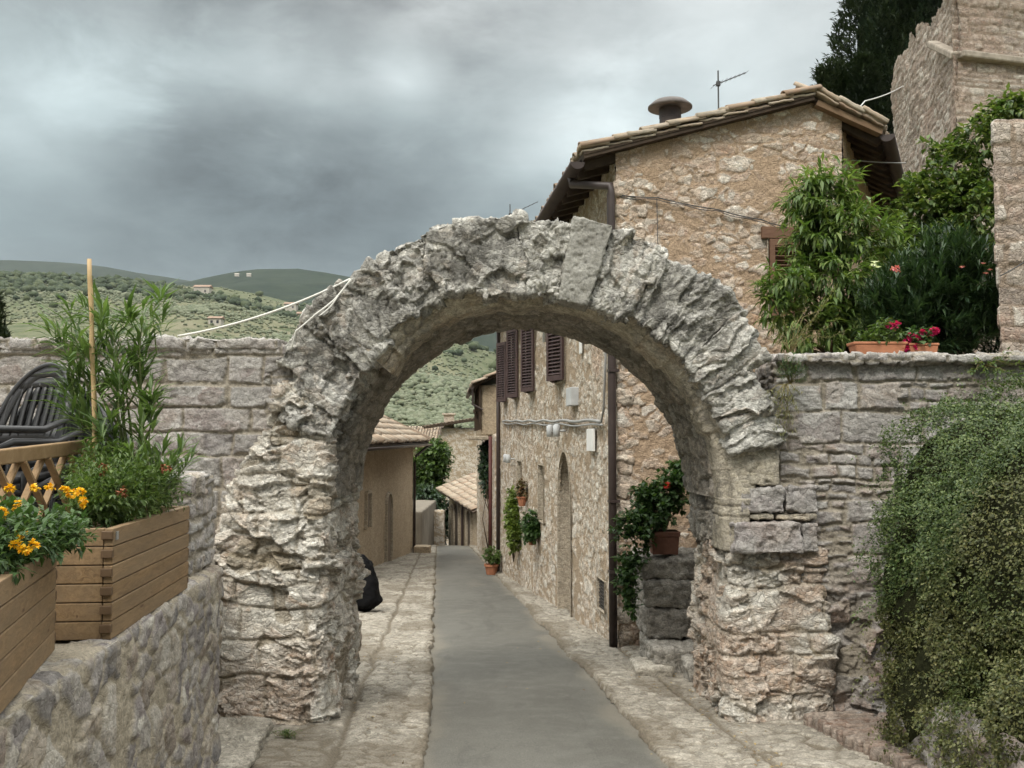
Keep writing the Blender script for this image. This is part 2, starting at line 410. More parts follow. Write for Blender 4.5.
def along(twigs, per, g, L, W, ang=(.5, 1.1), t0=.1, down=.0, lj=.35):
    """leaves set along twigs = list of (start, end)"""
    a = np.array([t[0] for t in twigs], float); b = np.array([t[1] for t in twigs], float); n = len(a)
    i = np.repeat(np.arange(n), per); t = g.uniform(t0, 1, len(i)); d = nrm(b-a)[i]
    base = a[i]+(b-a)[i]*t[:, None]
    r = nrm(np.cross(d, g.normal(size=(len(i), 3)))); an = g.uniform(*ang, len(i))[:, None]
    dd = d*np.cos(an)+r*np.sin(an); dd[:, 2] -= down
    l = L*g.uniform(1-lj, 1+lj, len(i)); return base, dd, l, l*(W/L)
# ------------------------------------------------------------------ the lie of the land
rng = np.random.default_rng(11)
def zst(y):                       # street level: falls 7 % then steepens past the last bend
    y = np.asarray(y, float); return np.where(y < 46, -.07*y, -.07*46-.17*(y-46))
def xl(y): return -.064-.0735*np.asarray(y)      # edges of the asphalt
def xr(y): return 1.475-.075*np.asarray(y)
def XF(Y): return 1.22-.107*(Y-11.6)             # street face of the tall house

# one sheet of ground out to the horizon
rr = np.concatenate((np.linspace(.5, 60, 60), np.geomspace(64, 4600, 60))); th = np.linspace(0, 2*math.pi, 121)
RR, TH = np.meshgrid(rr, th, indexing='ij'); gx = (RR*np.sin(TH)).ravel(); gy = (RR*np.cos(TH)+8).ravel()
gz = np.clip(-.07*np.clip(gy, -60, 46)-.17*np.clip(gy-46, 0, 1e9), -32, 9)-.12
gz = gz*(1-sst(60, 160, np.abs(gx)))-24*sst(60, 160, np.abs(gx))
gz = np.where(np.hypot(gx, gy) > 200, -32+2*fbm(np.stack((gx, gy, gx*0), 1)/300, 3, 4), gz)
gm = plain('valley_grass', (.11, .12, .055), .95, .1, scale=.2, col2=(.17, .155, .09))
tag(mesh('ground', np.stack((gx, gy, gz), 1), gridf(len(rr), len(th))[:, ::-1], gm, org=(0, 0, 0)), kind='structure')

# asphalt lane
ys = np.concatenate((np.arange(-4, 4.5, .1), np.geomspace(4.5, 75, 700))); sv = np.linspace(0, 1, 40)
YY, SS = np.meshgrid(ys, sv, indexing='ij'); YY = YY.ravel(); SS = SS.ravel()
jit = .012*fbm(np.stack((YY*9, SS*0, SS*0), 1), 3, 5)
XX = (xl(YY)-.07)*(1-SS)+(xr(YY)+.07)*SS+jit*np.abs(SS*2-1)**6
ZZ = zst(YY)+.02*np.sin(SS*math.pi)+.006*fbm(np.stack((XX*1.5, YY*.7, YY*0), 1), 3, 8)
m, t, b = newmat('asphalt', .85, .3); co = objco(t)
big = noise(t, .55, 5, .6, objco(t, (1.6, .5, 1))); mid = noise(t, 5, 5, .6, co); fine = noise(t, 130, 3, .7, co)
c = ramp(t, big, [(.3, (.092, .087, .074)), (.5, (.115, .110, .094)), (.72, (.14, .134, .115))])
c = mixc(t, mrange(t, mid, .45, .75), c, (.142, .137, .119)); pt_ = noise(t, 1.7, 4, .6, objco(t, (1.2, .35, 1)), .8); c = mixc(t, mrange(t, pt_, .58, .66, 0, .35), c, (.068, .064, .055))
ag = noise(t, 55, 3, .7, co); c = mixc(t, 1., c, ramp(t, fine, [(.3, (.62, .62, .62)), (.7, (1.35, 1.35, 1.35))]), 'MULTIPLY'); c = mixc(t, mrange(t, ag, .62, .72, 0, .6), c, (.22, .205, .17))
crk = nd(t, 'ShaderNodeTexVoronoi', feature='DISTANCE_TO_EDGE'); crk.inputs['Scale'].default_value = .9
wv = nd(t, 'ShaderNodeVectorMath', operation='ADD'); t.links.new(co, wv.inputs[0])
nn = nd(t, 'ShaderNodeTexNoise'); nn.inputs['Scale'].default_value = 3; nn.inputs['Detail'].default_value = 6; t.links.new(co, nn.inputs['Vector']); t.links.new(nn.outputs['Color'], wv.inputs[1])
t.links.new(wv.outputs[0], crk.inputs['Vector'])
c = mixc(t, mmath(t, 'MULTIPLY', mrange(t, crk.outputs['Distance'], .0, .008, .5, 0), mrange(t, big, .45, .6)), c, (.05, .05, .045))
da = nd(t, 'ShaderNodeAttribute', attribute_name='st'); ds = nd(t, 'ShaderNodeSeparateColor'); t.links.new(da.outputs['Color'], ds.inputs[0])
c = mixc(t, mmath(t, 'MULTIPLY', ds.outputs[0], mrange(t, fine, .3, .6, .15, .75)), c, (.225, .20, .155))
t.links.new(c, b.inputs['Base Color']); bump(t, b, mmath(t, 'ADD', fine, mmath(t, 'MULTIPLY', mid, .6)), .7, .008)
edge_ = np.minimum(SS, 1-SS)*1.55; dust = np.clip(sst(.22, .0, edge_+.10*fbm(np.stack((XX*2.5, YY*1.5, YY*0), 1), 4, 9))+.35*sst(.25, .7, fbm(np.stack((XX*1.1, YY*.35, YY*0), 1), 4, 19)), 0, 1)
tag(mesh('road', np.stack((XX, YY, ZZ), 1), gridf(len(ys), 40)[:, ::-1], m, None, np.stack((dust, dust*0, dust*0), 1), org=(0, 0, 0)), kind='structure')

# worn stone paving either side: small setts along the asphalt, a dirt joint, then larger flags
PAVE = stone_mat('paving_stone', [(.22, .20, .165), (.275, .25, .205), (.33, .30, .25), (.245, .22, .18), (.38, .35, .295)], (.165, .14, .105), (.12, .10, .075), (.52, .70), .65, (.38, .35, .29), .45, .006, crisp=.6)
def pavement(name, edge, sgn, width, seed, joint):
    ys = np.concatenate((np.arange(-3, 4.6, .06), np.geomspace(4.6, 60, 1150))); s = np.linspace(0, width, int(width/.0135))
    Y, Sx = np.meshgrid(ys, s, indexing='ij'); Y = Y.ravel(); Sx = Sx.ravel()
    p = np.stack((Sx*3, Y*3, Y*0), 1)
    w1, w2 = .05*fbm(p, 3, seed), .05*fbm(p+9, 3, seed+1)
    # setts lie across the street
    F1, F2, r1, r2, r3, du, dv = voro((Sx+w1)/.20, (Y+w2)/.11, seed, .8)
    e1 = (F2-F1)
    G1, G2, q1, q2, q3, _, _ = voro((Sx+w1)/.34, (Y+w2)/.24, seed+5, .85)
    e2 = (G2-G1)
    jw = joint+.03*fbm(np.stack((Y*1.2, Y*0, Y*0), 1), 3, seed+7)
    inner = Sx < jw
    e = np.where(inner, e1, e2); rr1 = np.where(inner, r1, q1); tilt = np.where(inner, (r3-.5)*du+(r2-.5)*dv, 0)
    line = np.exp(-((Sx-jw)/.028)**2)
    bare = sst(.0, .7, fbm(np.stack((Sx*1.3, Y*.8, Y*0), 1), 3, seed+3))          # trodden smooth
    deep = .022*(1-.6*bare)
    h = deep*sst(0, .3, e)-.022*line+.012*tilt+.006*(rr1-.5)+.004*fbm(p*6, 4, seed+11)+.012*fbm(p*.25, 3, seed+12)
    mort = np.clip(np.maximum((1-sst(.05, .2, e))*(1-.5*bare), line)+.6*sst(.1, .6, fbm(np.stack((Sx*2.2, Y*1.1, Y*0), 1), 4, seed+31))+.5*sst(.10, .0, Sx), 0, 1)
    rough = (.03*fbm(np.stack((Y*2, Y*0, Y*0), 1), 3, seed+21)+.012*fbm(np.stack((Y*14, Y*0, Y*0), 1), 3, seed+22))*sst(.12, 0, Sx)
    V = np.stack((edge(Y)+sgn*(Sx+rough), Y, zst(Y)+(.036+h)*sst(-.004, .012, Sx)-.002), 1)
    q = gridf(len(ys), len(s)); q = q[:, ::-1] if sgn > 0 else q
    A = np.stack((rr1, mort, q2), 1)
    tag(mesh(name, V, q, PAVE, None, A, org=(0, 0, 0)), kind='structure')
pavement('pavement_right', xr, 1, 2.6, 31, .62)
pavement('pavement_left', xl, -1, 2.9, 47, .60)

# ------------------------------------------------------------------ hills
def interp(xs, ys):
    xs, ys = np.array(xs, float), np.array(ys, float); return lambda x: np.interp(x, xs, ys)
def hill(name, sil, Yc, Y0, zb, mat, na, nY, amp, seed, back=1.5, power=1.0):
    ax = np.linspace(-1500, 2600, na) if Yc < 3000 else np.linspace(-700, 1500, na); Ys = np.concatenate((np.linspace(Y0, Yc, nY), np.linspace(Yc*1.03, Yc*back, max(6, nY//6))))
    A, Y = np.meshgrid(ax, Ys, indexing='ij'); A = A.ravel(); Y = Y.ravel()
    X = (A-512)/1000*Y
    crest = (440-sil(A))/1000*Yc+1.6
    s = np.clip((Y-Y0)/(Yc-Y0), 0, 1)**power
    z = zb+(crest-zb)*s; over = np.clip(Y-Yc, 0, None); z = z-over*.25
    p = np.stack((X, Y, X*0), 1)
    z = z+amp*fbm(p/(Yc*.16), 5, seed)*np.clip(s*1.4, .1, 1)*(0.45+.55*(1-sst(.85, 1, s)))
    V = np.stack((X, Y, z), 1)
    o = mesh(name, V, gridf(na, len(Ys)), mat, org=(0, 0, 0)); tag(o, kind='structure')
    return lambda a, Y: None, V.reshape(na, len(Ys), 3)
# scrub covered hills
m1, t, b = newmat('hill_scrub', .95, .05); co = objco(t)
n1 = noise(t, .012, 6, .62, co, .4); n2 = noise(t, .11, 5, .7, co); n3 = noise(t, .5, 3, .7, co)
c = ramp(t, n1, [(.33, (.078, .09, .052)), (.47, (.11, .118, .07)), (.58, (.14, .138, .085)), (.7, (.175, .16, .11))])
c = mixc(t, mrange(t, n2, .5, .66), c, (.062, .078, .04)); c = mixc(t, mrange(t, n3, .56, .72, 0, .6), c, (.19, .175, .12))
t.links.new(c, b.inputs['Base Color'])
m2, t, b = newmat('hill_forest', .95, .05); co = objco(t); n2 = noise(t, .02, 6, .75, co); n3 = noise(t, .004, 4, .6, co)
c = ramp(t, n2, [(.35, (.012, .021, .014)), (.6, (.026, .036, .022)), (.75, (.05, .054, .033))]); c = mixc(t, mrange(t, n3, .6, .8, 0, .3), c, (.06, .058, .04)); t.links.new(c, b.inputs['Base Color'])
SIL1 = interp([-1500, -300, 0, 60, 110, 160, 215, 255, 300, 345, 400, 455, 500, 620, 800, 1200, 2600], [330, 292, 278, 279, 281, 282, 283, 291, 303, 316, 330, 339, 358, 395, 430, 432, 420])
_, HV = hill('near_hill', SIL1, 820, 95, -30, m1, 340, 130, 9, 21)
SIL2 = interp([-1500, 120, 180, 212, 235, 262, 300, 345, 400, 450, 500, 640, 900, 2600], [330, 300, 281, 273, 268, 267, 269, 276, 290, 312, 330, 370, 400, 400])
hill('forest_hill', SIL2, 2300, 900, -20, m2, 300, 60, 26, 5)
SIL3 = interp([-1500, -200, 0, 50, 105, 160, 230, 320, 600, 2600], [268, 262, 261, 263, 267, 274, 284, 296, 340, 360])
hill('far_ridge', SIL3, 3500, 2450, -20, m2, 220, 40, 20, 9, 1.15)

# olive trees on the near hill: one mass of thousands
def ico(sub=1):
    p = (1+5**.5)/2
    v = [(-1, p, 0), (1, p, 0), (-1, -p, 0), (1, -p, 0), (0, -1, p), (0, 1, p), (0, -1, -p), (0, 1, -p), (p, 0, -1), (p, 0, 1), (-p, 0, -1), (-p, 0, 1)]
    f = [(0, 11, 5), (0, 5, 1), (0, 1, 7), (0, 7, 10), (0, 10, 11), (1, 5, 9), (5, 11, 4), (11, 10, 2), (10, 7, 6), (7, 1, 8), (3, 9, 4), (3, 4, 2), (3, 2, 6), (3, 6, 8), (3, 8, 9), (4, 9, 5), (2, 4, 11), (6, 2, 10), (8, 6, 7), (9, 8, 1)]
    v = [np.array(x)/np.linalg.norm(x) for x in v]
    for _ in range(sub):
        c = {}; nf = []
        def mid(a, b):
            k = (min(a, b), max(a, b))
            if k not in c: x = v[a]+v[b]; v.append(x/np.linalg.norm(x)); c[k] = len(v)-1
            return c[k]
        for a, b_, d in f:
            x, y, z = mid(a, b_), mid(b_, d), mid(d, a); nf += [(a, x, z), (b_, y, x), (d, z, y), (x, y, z)]
        f = nf
    return np.array(v), np.array(f)
IV, IF = ico(0)
def clumps(name, pts, rad, mat, seed, squash=.8, kind='stuff'):
    g = np.random.default_rng(seed); n = len(pts)
    V = IV[None]*1.12*rad[:, None, None]*g.uniform(.65, 1.3, (n, len(IV), 1))*np.array((1, 1, squash))
    V = V+pts[:, None]; T = (IF[None]+(np.arange(n)*len(IV))[:, None, None]).reshape(-1, 3)
    A = np.repeat(np.stack((g.random(n), g.random(n), g.random(n)), 1), len(IV), 0)
    o = mesh(name, V.reshape(-1, 3), T, mat, None, A, smooth=False, org=(0, 0, 0)); tag(o, kind=kind); return o
g = np.random.default_rng(3)
na, nY, _ = HV.shape
ia = g.uniform(0, na-2, 230000); a_px = -1500+ia*(4100/(na-1)); keep = (a_px > -250) & (a_px < 900); ia = ia[keep]
iy = (g.random(len(ia))**.75)*(129)
i0 = ia.astype(int); j0 = iy.astype(int); fa = (ia-i0)[:, None]; fy = (iy-j0)[:, None]
pt = (HV[i0, j0]*(1-fa)+HV[i0+1, j0]*fa)*(1-fy)+(HV[i0, j0+1]*(1-fa)+HV[i0+1, j0+1]*fa)*fy
dn = fbm(np.stack((pt[:, 0], pt[:, 1], pt[:, 1]*0), 1)/90, 4, 71)
k2 = (dn+g.normal(0, .35, len(pt)) > -.25); pt = pt[k2]
rad = g.uniform(.45, 1.25, len(pt))*(.7+.7*(dn[k2] > .35))*np.clip(pt[:, 1]/420, .45, 1.2); pt[:, 2] += rad*.5
OLIVE = leaf_mat('olive_foliage', [(.10, .118, .068), (.14, .158, .096), (.18, .19, .125), (.12, .138, .078)], .8, .1)
ot = clumps('olive_grove', pt, rad, OLIVE, 8); tag(ot, 'grey green olive trees scattered over the hillside', None)
ot['category'] = 'olive grove'
DARK = leaf_mat('dark_scrub', [(.03, .045, .022), (.05, .068, .032), (.075, .09, .04)], .8, .1)
ia = g.uniform(0, na-2, 26000); a_px = -1500+ia*(4100/(na-1)); ia = ia[(a_px > -250) & (a_px < 700)]
iy = 129*np.clip(1-np.abs(g.normal(0, .13, len(ia))), 0, .99); i0 = ia.astype(int); j0 = iy.astype(int)
pt = HV[i0, j0]+g.normal(0, 2, (len(i0), 3))*(1, 1, 0); k2 = fbm(pt*(1, 1, 0)/70, 3, 5)+g.normal(0, .3, len(pt)) > .2; pt = pt[k2]
rad = g.uniform(1.5, 3.6, len(pt)); pt[:, 2] += rad*.5
sc = clumps('hill_scrub', pt, rad, DARK, 9); tag(sc, 'dark scrub and oaks along the crest of the hill'); sc['category'] = 'scrub'

# a few farmhouses on the hillside
HW = plain('farm_plaster', (.42, .385, .33), .9, .1, .15, .6); HR = plain('farm_tiles', (.26, .185, .14), .9, .1, .2, .8)
DKW = plain('dark_glass', (.03, .03, .035), .3, .5, .1)
def on_hill(px, py):
    best = None
    for Y in np.linspace(150, 900, 400):
        p = P(px, py, Y); ai = (px+1500)*(na-1)/4100; i = int(np.clip(round(ai), 0, na-1)); zz = np.interp(Y, HV[i, :, 1], HV[i, :, 2])
        if p[2] <= zz: return p
    return P(px, py, 700)
for (px, py, w, d, h, lab) in ((203, 296, 11, 8, 6, 'small white farmhouse alone among olive trees on the hillside left of the cane'), (291, 311, 9, 7, 5, 'cream farmhouse with low tiled roof on the slope, left of the terracotta sheds'),
                               (306, 319, 12, 7, 3.5, 'long low reddish farm shed on the slope beside a cream farmhouse'), (323, 321, 10, 6, 3.2, 'low reddish shed farthest right in the row on the slope'),
                               (216, 326, 6, 5, 3.5, 'tiny pale hut low on the hillside behind the leafy plant')):
    p = on_hill(px, py); r = thing('farmhouse', lab, 'house', p, 'farmhouses on the hillside')
    z0 = p[2]-1.5; mb = MB(); mb.box((p[0], p[1], z0+(h+1.5)/2), (w, d, h+1.5)); red = 'reddish' in lab
    mb.build('wall', HR if red else HW, r)
    mb = MB(); mb.prism([(-d/2-.6, 0), (d/2+.6, 0), (0, d*.25)], (p[0]-w/2-.6, p[1], z0+h+1.5), (0, 1, 0), (0, 0, 1), (1, 0, 0), w+1.2); mb.build('roof', HR, r)
    for k in (-1, 1):
        mb = MB(); mb.box((p[0]+k*w*.24, p[1]-d/2, z0+1.5+h*.5), (1.1, .12, 1.5)); mb.build('window', DKW, r)
for (px, Y, lab) in ((237, 2200, 'white house seen left of another on the dark forested hill'), (249, 2150, 'tiny pale house right of another on the dark forested hill')):
    p = P(px, 273.5, Y); r = thing('hilltop_house', lab, 'house', p-np.array((0, 0, 6)), 'houses on the forested hill')
    mb = MB(); mb.box((p[0], p[1], p[2]-4), (9, 6, 6)); mb.build('wall', HW, r)
    mb = MB(); mb.prism([(-3.4, 0), (3.4, 0), (0, 1.8)], (p[0]-5, p[1], p[2]-1), (0, 1, 0), (0, 0, 1), (1, 0, 0), 10); mb.build('roof', HW, r)
# ------------------------------------------------------------------ stone gateway
AX, AZ, AR = .10, 1.15, 1.48       # centre and inner radius of the arch
ARCHM = stone_mat('weathered_limestone', [(.26, .248, .22), (.38, .362, .318), (.51, .49, .435), (.32, .303, .265), (.44, .42, .37)], (.24, .22, .18), (.085, .08, .07), (.47, .62), .85, (.60, .585, .54), .7, .012, warm=(.34, .20, .11))
PIERM = stone_mat('eroded_limestone', [(.36, .32, .255), (.47, .43, .36), (.60, .57, .50), (.40, .34, .265), (.53, .49, .42)], (.30, .255, .185), (.165, .14, .105), (.55, .72), .65, (.66, .63, .57), .5, .013, warm=(.36, .215, .125))
CUTM = stone_mat('cut_moulding_stone', [(.33, .29, .22), (.40, .355, .27), (.36, .32, .25)], (.3, .26, .2), (.11, .10, .085), (.5, .66), .75, (.46, .42, .35), .6, .006, warm=(.33, .22, .13))
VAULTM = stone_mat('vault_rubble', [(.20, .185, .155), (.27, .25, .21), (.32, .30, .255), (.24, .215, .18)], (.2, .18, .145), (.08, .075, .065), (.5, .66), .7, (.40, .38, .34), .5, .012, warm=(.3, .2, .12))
KEYM = stone_mat('keystone_stone', [(.20, .19, .165), (.255, .245, .215), (.30, .29, .255)], (.2, .19, .16), (.10, .095, .083), (.5, .66), .6, (.42, .41, .375), .15, .007, chip=.12, crisp=.15)
arch = thing('stone_gateway', 'weathered round arched limestone gateway of craggy voussoirs spanning the street', 'archway', (AX, 7.6, -.53))
FLAT = dict(smooth=False)
def polar(V):                      # (arc length at r=1.85, r, y) -> place
    th = V[:, 0]/1.85; r = V[:, 1]; return np.stack((AX+r*np.cos(th), V[:, 2], AZ+r*np.sin(th)), 1)
bounds = [13, 21, 31, 41, 51, 61, 72, 80.5, 91, 101, 112, 121, 131, 141, 151, 162]
g = np.random.default_rng(5)
for k in range(len(bounds)-1):
    a, b = bounds[k]-.55, bounds[k+1]+.55; key = k == 6; mid = (a+b)/2
    ro = 2.12+g.uniform(-.05, .06); mold = (mid < 31 or 96 < mid < 136); ri = (1.62 if 100 < mid < 136 else 1.53 if 60 < mid <= 100 else 1.57 if mid <= 60 else 1.54)+g.uniform(-.012, .012); ro -= .14*(mid > 150)+.08*(mid > 165)+.15*(mid < 31); yf = 7.46+g.uniform(-.035, .035)+.07*(mid > 165)
    if key: ro, ri, yf, a, b = 2.16, 1.505, 7.39, bounds[k], bounds[k+1]
    flaky = sst(95, 40, np.array(mid)) if mid < 95 else 0.0
    sd = 100+k*7
    def fn(V, Nn, sd=sd, key=key, flaky=float(flaky), k=k):
        th = np.arctan2(V[:, 2]-AZ, V[:, 0]-AX); r = np.hypot(V[:, 2]-AZ, V[:, 0]-AX); arc = th*1.85
        pw = np.stack((arc, r, V[:, 1]), 1); wob = .06*np.stack((fbm(V*5, 3, sd), fbm(V*5, 3, sd+1), fbm(V*5, 3, sd+2)), 1)
        q = pw+wob*.7
        f1, r1 = facet(q*np.array((6.5+5*flaky, 4.4-2.2*flaky, 4)), sd, 1.1)
        f2, r2 = facet((q+.31)*np.array((14+12*flaky, 10-5*flaky, 9)), sd+9, 1.0)
        f3, r3 = facet((V+.3*wob)*30, sd+19, 1.0)
        n4 = fbm(V*26, 4, sd+3); n1 = fbm(V*3.2, 3, sd+4); pit = np.clip(fbm(V*38, 3, sd+8)-.25, 0, 1)
        if key:
            h = .010*n1+.004*n4-.014*pit+.003*f2; A = np.stack((.5+.3*n1, 0*r1, 0*r1), 1)
        else:
            rg = sst(-.2, .5, fbm(V*3.5, 2, sd+31)); h = .020*n1+.042*f1+(.010+.014*rg)*f2+(.003+.006*rg)*f3+.003*n4-.012*pit*rg
            warm = np.clip(sst(.55, .9, r2)*.35*(fbm(V*2.1, 2, 77) > .1), 0, 1)
            A = np.stack((np.clip(.22+.5*r1+.35*(r2-.5)+.2*(r3-.5), 0, 1), sst(.09, .0, r2)*.5, warm), 1)
        return h, A
    o = solid('keystone' if key else 'voussoir', (R(a)*1.85, ri, yf), (R(b)*1.85, ro, 8.15), (.0088, .0088, .017), fn, KEYM if key else ARCHM, arch, .028 if not key else .02, polar)
    if key: o['label'] = 'smooth pitted rectangular keystone'
# moulded inner order, cut smooth
def sweep(name, prof, ths, mat, fn, y_off=0, rbase=0.0):
    """closed profile (r,y) swept round the arch from ths[0] to ths[-1], then down if given negative heights"""
    n = len(prof); rows = []
    for th in ths:
        if th >= 0: rows.append([(AX+r*math.cos(th), y, AZ+r*math.sin(th)) for r, y in prof])
    V = np.array(rows).reshape(-1, 3); m = len(rows)
    i = np.arange((m-1)*n); a = i//n; b = i % n; q = np.stack((a*n+b, (a+1)*n+b, (a+1)*n+(b+1) % n, a*n+(b+1) % n), 1)
    Nn = vnormals(V, q); h, A = fn(V, Nn)
    V = V+Nn*h[:, None]; V0 = len(V)
    V = np.concatenate((V, [V[:n].mean(0), V[-n:].mean(0)])); A = np.concatenate((A, A[:1], A[:1]))
    fl = q.tolist()+[(V0, (k+1) % n, k) for k in range(n)]+[(V0+1, (m-1)*n+k, (m-1)*n+(k+1) % n) for k in range(n)]
    return mesh(name, V, fl, mat, arch, A)
def dense(poly, step):
    o = []
    for (a, b), (c, d) in zip(poly, poly[1:]+poly[:1]):
        k = max(1, int(math.hypot(c-a, d-b)/step)); o += [(a+(c-a)*i/k, b+(d-b)*i/k) for i in range(k)]
    return o
prof = dense([(1.485, 7.72), (1.50, 7.66), (1.555, 7.63), (1.565, 7.585), (1.60, 7.56), (1.68, 7.555), (1.75, 7.6), (1.75, 7.98), (1.485, 7.98)], .016)
def fmold(V, Nn):
    th = np.arctan2(V[:, 2]-AZ, V[:, 0]-AX); n = fbm(V*5, 3, 301); w = fbm(V*24, 4, 302)
    broken = sst(.15, .5, fbm(np.stack((th*5, th*0, th*0), 1), 3, 300))
    f, r = facet(V*11, 303, 1.0); jt = np.minimum((th*1.6+9) % .42, .42-(th*1.6+9) % .42)
    h = .006*n+.004*w-.035*broken*(r*.6+.4)+.02*broken*f-.012*(1-sst(.0, .012, jt))-.09*sst(R(126), R(137), th)
    return h, np.stack((np.clip(.5+.4*n, 0, 1), (1-sst(.0, .01, jt))*.7, sst(.2, .7, fbm(V*4, 3, 309))*.5), 1)
sweep('moulding', prof, np.linspace(R(0), R(137), 300), CUTM, fmold)
# rough vault behind it
prof = dense([(1.50, 7.9), (1.46, 8.3), (1.47, 9.12), (1.8, 9.16), (2.02, 9.1), (2.05, 8.5), (2.03, 8.1), (1.8, 7.9)], .022)
def fvault(V, Nn):
    th = np.arctan2(V[:, 2]-AZ, V[:, 0]-AX); p = np.stack((th*1.5, V[:, 1], V[:, 1]*0), 1)
    u = th*1.5+.03*fbm(V*6, 3, 311); v = V[:, 1]+.03*fbm(V*6, 3, 312)
    F1, F2, r1, r2, r3, du, dv = voro(u/.16, v/.30, 313, .8); e = F2-F1
    f, r = facet(V*8, 314, 1.0)
    h = .018*sst(0, .25, e)+.022*(r1-.5)+.015*((r2-.5)*du+(r3-.5)*dv)*2+.014*f+.006*fbm(V*24, 4, 315)
    return h, np.stack((np.clip(r1+.2*(r-.5), 0, 1), 1-sst(.04, .16, e), r3*.4), 1)
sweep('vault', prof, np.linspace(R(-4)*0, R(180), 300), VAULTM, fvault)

# eroded piers
def crag(sd, strat=1.0, warm_low=True, zsplit=None, big=1.0, wbase=.25):
    def fn(V, Nn):
        wob = np.stack((fbm(V*2.6, 3, sd), fbm(V*2.6, 3, sd+1), fbm(V*2.6, 3, sd+2)), 1)
        q = V+.10*wob
        # squared blocks gone to rubble: coarse courses, each broken into chips lying in near level beds
        u, v = plan_uv(V, Nn)
        e, b1, b2, b3 = courses(u, v, sd+50, (.15, .36), (.25, .62), .05, 2.2)
        f1, r1 = facet(q*np.array((2.6, 2.6, 4.6)), sd+3, .9)
        f2, r2 = facet((q+.4)*np.array((8.0, 8.0, 15)), sd+4, 1.0)
        f3, r3 = facet((V+.05*wob)*np.array((22, 22, 44)), sd+5, 1.1)
        n1 = fbm(V*1.3, 3, sd+6); n4 = fbm(V*28, 4, sd+7)
        flat = sst(.30, .45, b3)*sst(.55, .1, fbm(V*2.4, 3, sd+41))                      # some blocks keep a fairly whole face
        gap = (1-sst(.0, .028, e))
        ero = sst(-.5, .6, n1)
        h = big*(.035*n1+.055*f1*(1-.35*flat)+.034*(b1-.5))+.034*f2*(1-.85*flat)+.011*f3*(1-.75*flat)+.004*n4-.026*gap*(.3+.7*b2)
        low = np.clip(1-(V[:, 2]+.55)/.85, 0, 1) if warm_low else 0
        warm = np.clip(low*1.15*sst(-.5, .2, fbm(V*2.2, 3, sd+8))+.5*sst(.78, .95, r2)+wbase*sst(-.2, .5, fbm(V*1.7, 3, sd+18)), 0, 1)
        mort = np.clip(gap*.5+sst(.16, .02, r1)*.7+sst(.1, .0, r2)*.6, 0, 1)
        A = np.stack((np.clip(.30*b1+.45*r2+.25*r3, 0, 1), mort, warm), 1)
        return h, A
    return fn
lp = solid('pier', (-2.28, 7.48, -.85), (-1.38, 9.12, 2.05), .0092, crag(401), PIERM, arch, .10, lambda V: np.stack((-1.38+(V[:, 0]+1.38)*(1-.5*sst(.75, 2.0, V[:, 2])-.06*sst(.2, .9, V[:, 2])), V[:, 1]+.05*sst(1.1, 1.5, V[:, 2])*(V[:, 1] < 8.3), V[:, 2]), 1)); lp['label'] = 'pale craggy left pier'
rp = solid('pier', (1.63, 7.62, -.85), (2.42, 9.12, .80), .0095, crag(433, big=1.0, wbase=.95), PIERM, arch, .09); rp['label'] = 'right pier, rusty and undercut at its foot'
# upper part of the right pier: cut jamb, impost and upright springer stones
def fcut(sd, amp=1.0, val=.5):
    def fn(V, Nn):
        n = fbm(V*4, 3, sd); f, r = facet(V*9, sd+2, 1.0); w = fbm(V*26, 4, sd+3); pit = np.clip(fbm(V*15, 3, sd+4)-.3, 0, 1)
        return amp*(.010*n+.012*f+.006*w-.03*pit), np.stack((np.clip(val+.3*n, 0, 1), 0*n, .35*sst(.1, .6, fbm(V*3, 3, sd+6))), 1)
    return fn
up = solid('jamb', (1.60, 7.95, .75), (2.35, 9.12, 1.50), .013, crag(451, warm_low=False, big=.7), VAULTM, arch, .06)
GREY = stone_mat('grey_block_stone', [(.19, .175, .165), (.255, .235, .215), (.31, .29, .265), (.235, .205, .195), (.34, .325, .30)], (.33, .30, .25), (.12, .11, .10), (.55, .74), .5, (.42, .40, .375), .5, .008, warm=(.29, .19, .135))
for nm, lo, hi, mt, val in (('impost', (1.66, 7.50, .755), (2.17, 8.0, .985), GREY, .75), ('impost', (2.18, 7.56, .76), (2.30, 8.0, .98), GREY, .25),
                            ('impost', (1.72, 7.55, 1.06), (2.05, 8.0, 1.25), GREY, .65), ('impost', (2.06, 7.57, 1.055), (2.31, 8.0, 1.255), GREY, .15),
                            ('impost', (1.70, 7.56, .995), (1.98, 8.0, 1.05), CUTM, .5), ('impost', (1.985, 7.565, .993), (2.30, 8.0, 1.048), CUTM, .9),
                            ('springer', (1.69, 7.56, 1.26), (2.02, 8.0, 1.76), CUTM, .8), ('springer', (1.70, 7.52, 1.77), (2.0, 8.0, 1.92), ARCHM, .8)):
    solid(nm, lo, hi, .011, fcut(int(lo[0]*1000+lo[2]*77) % 9000, 1.0, val), mt, arch, .018)
jm = [(1.485, 7.72), (1.50, 7.66), (1.555, 7.63), (1.565, 7.585), (1.60, 7.56), (1.68, 7.555), (1.70, 7.6), (1.70, 7.98), (1.485, 7.98)]
pr = dense(jm, .016); zs = np.linspace(.76, 1.16, 36); n = len(pr)
V = np.array([[(AX+r, y, z) for r, y in pr] for z in zs]).reshape(-1, 3)
i = np.arange((len(zs)-1)*n); a = i//n; b = i % n; q = np.stack((a*n+b, a*n+(b+1) % n, (a+1)*n+(b+1) % n, (a+1)*n+b), 1)
Nn = vnormals(V, q); w = fbm(V*24, 4, 5); jt = np.minimum(np.abs(V[:, 2]-1.02), np.abs(V[:, 2]-1.10))
V2 = V+Nn*(.005*w+.012*fbm(V*5, 3, 6)-.014*(1-sst(0, .012, jt)))[:, None]
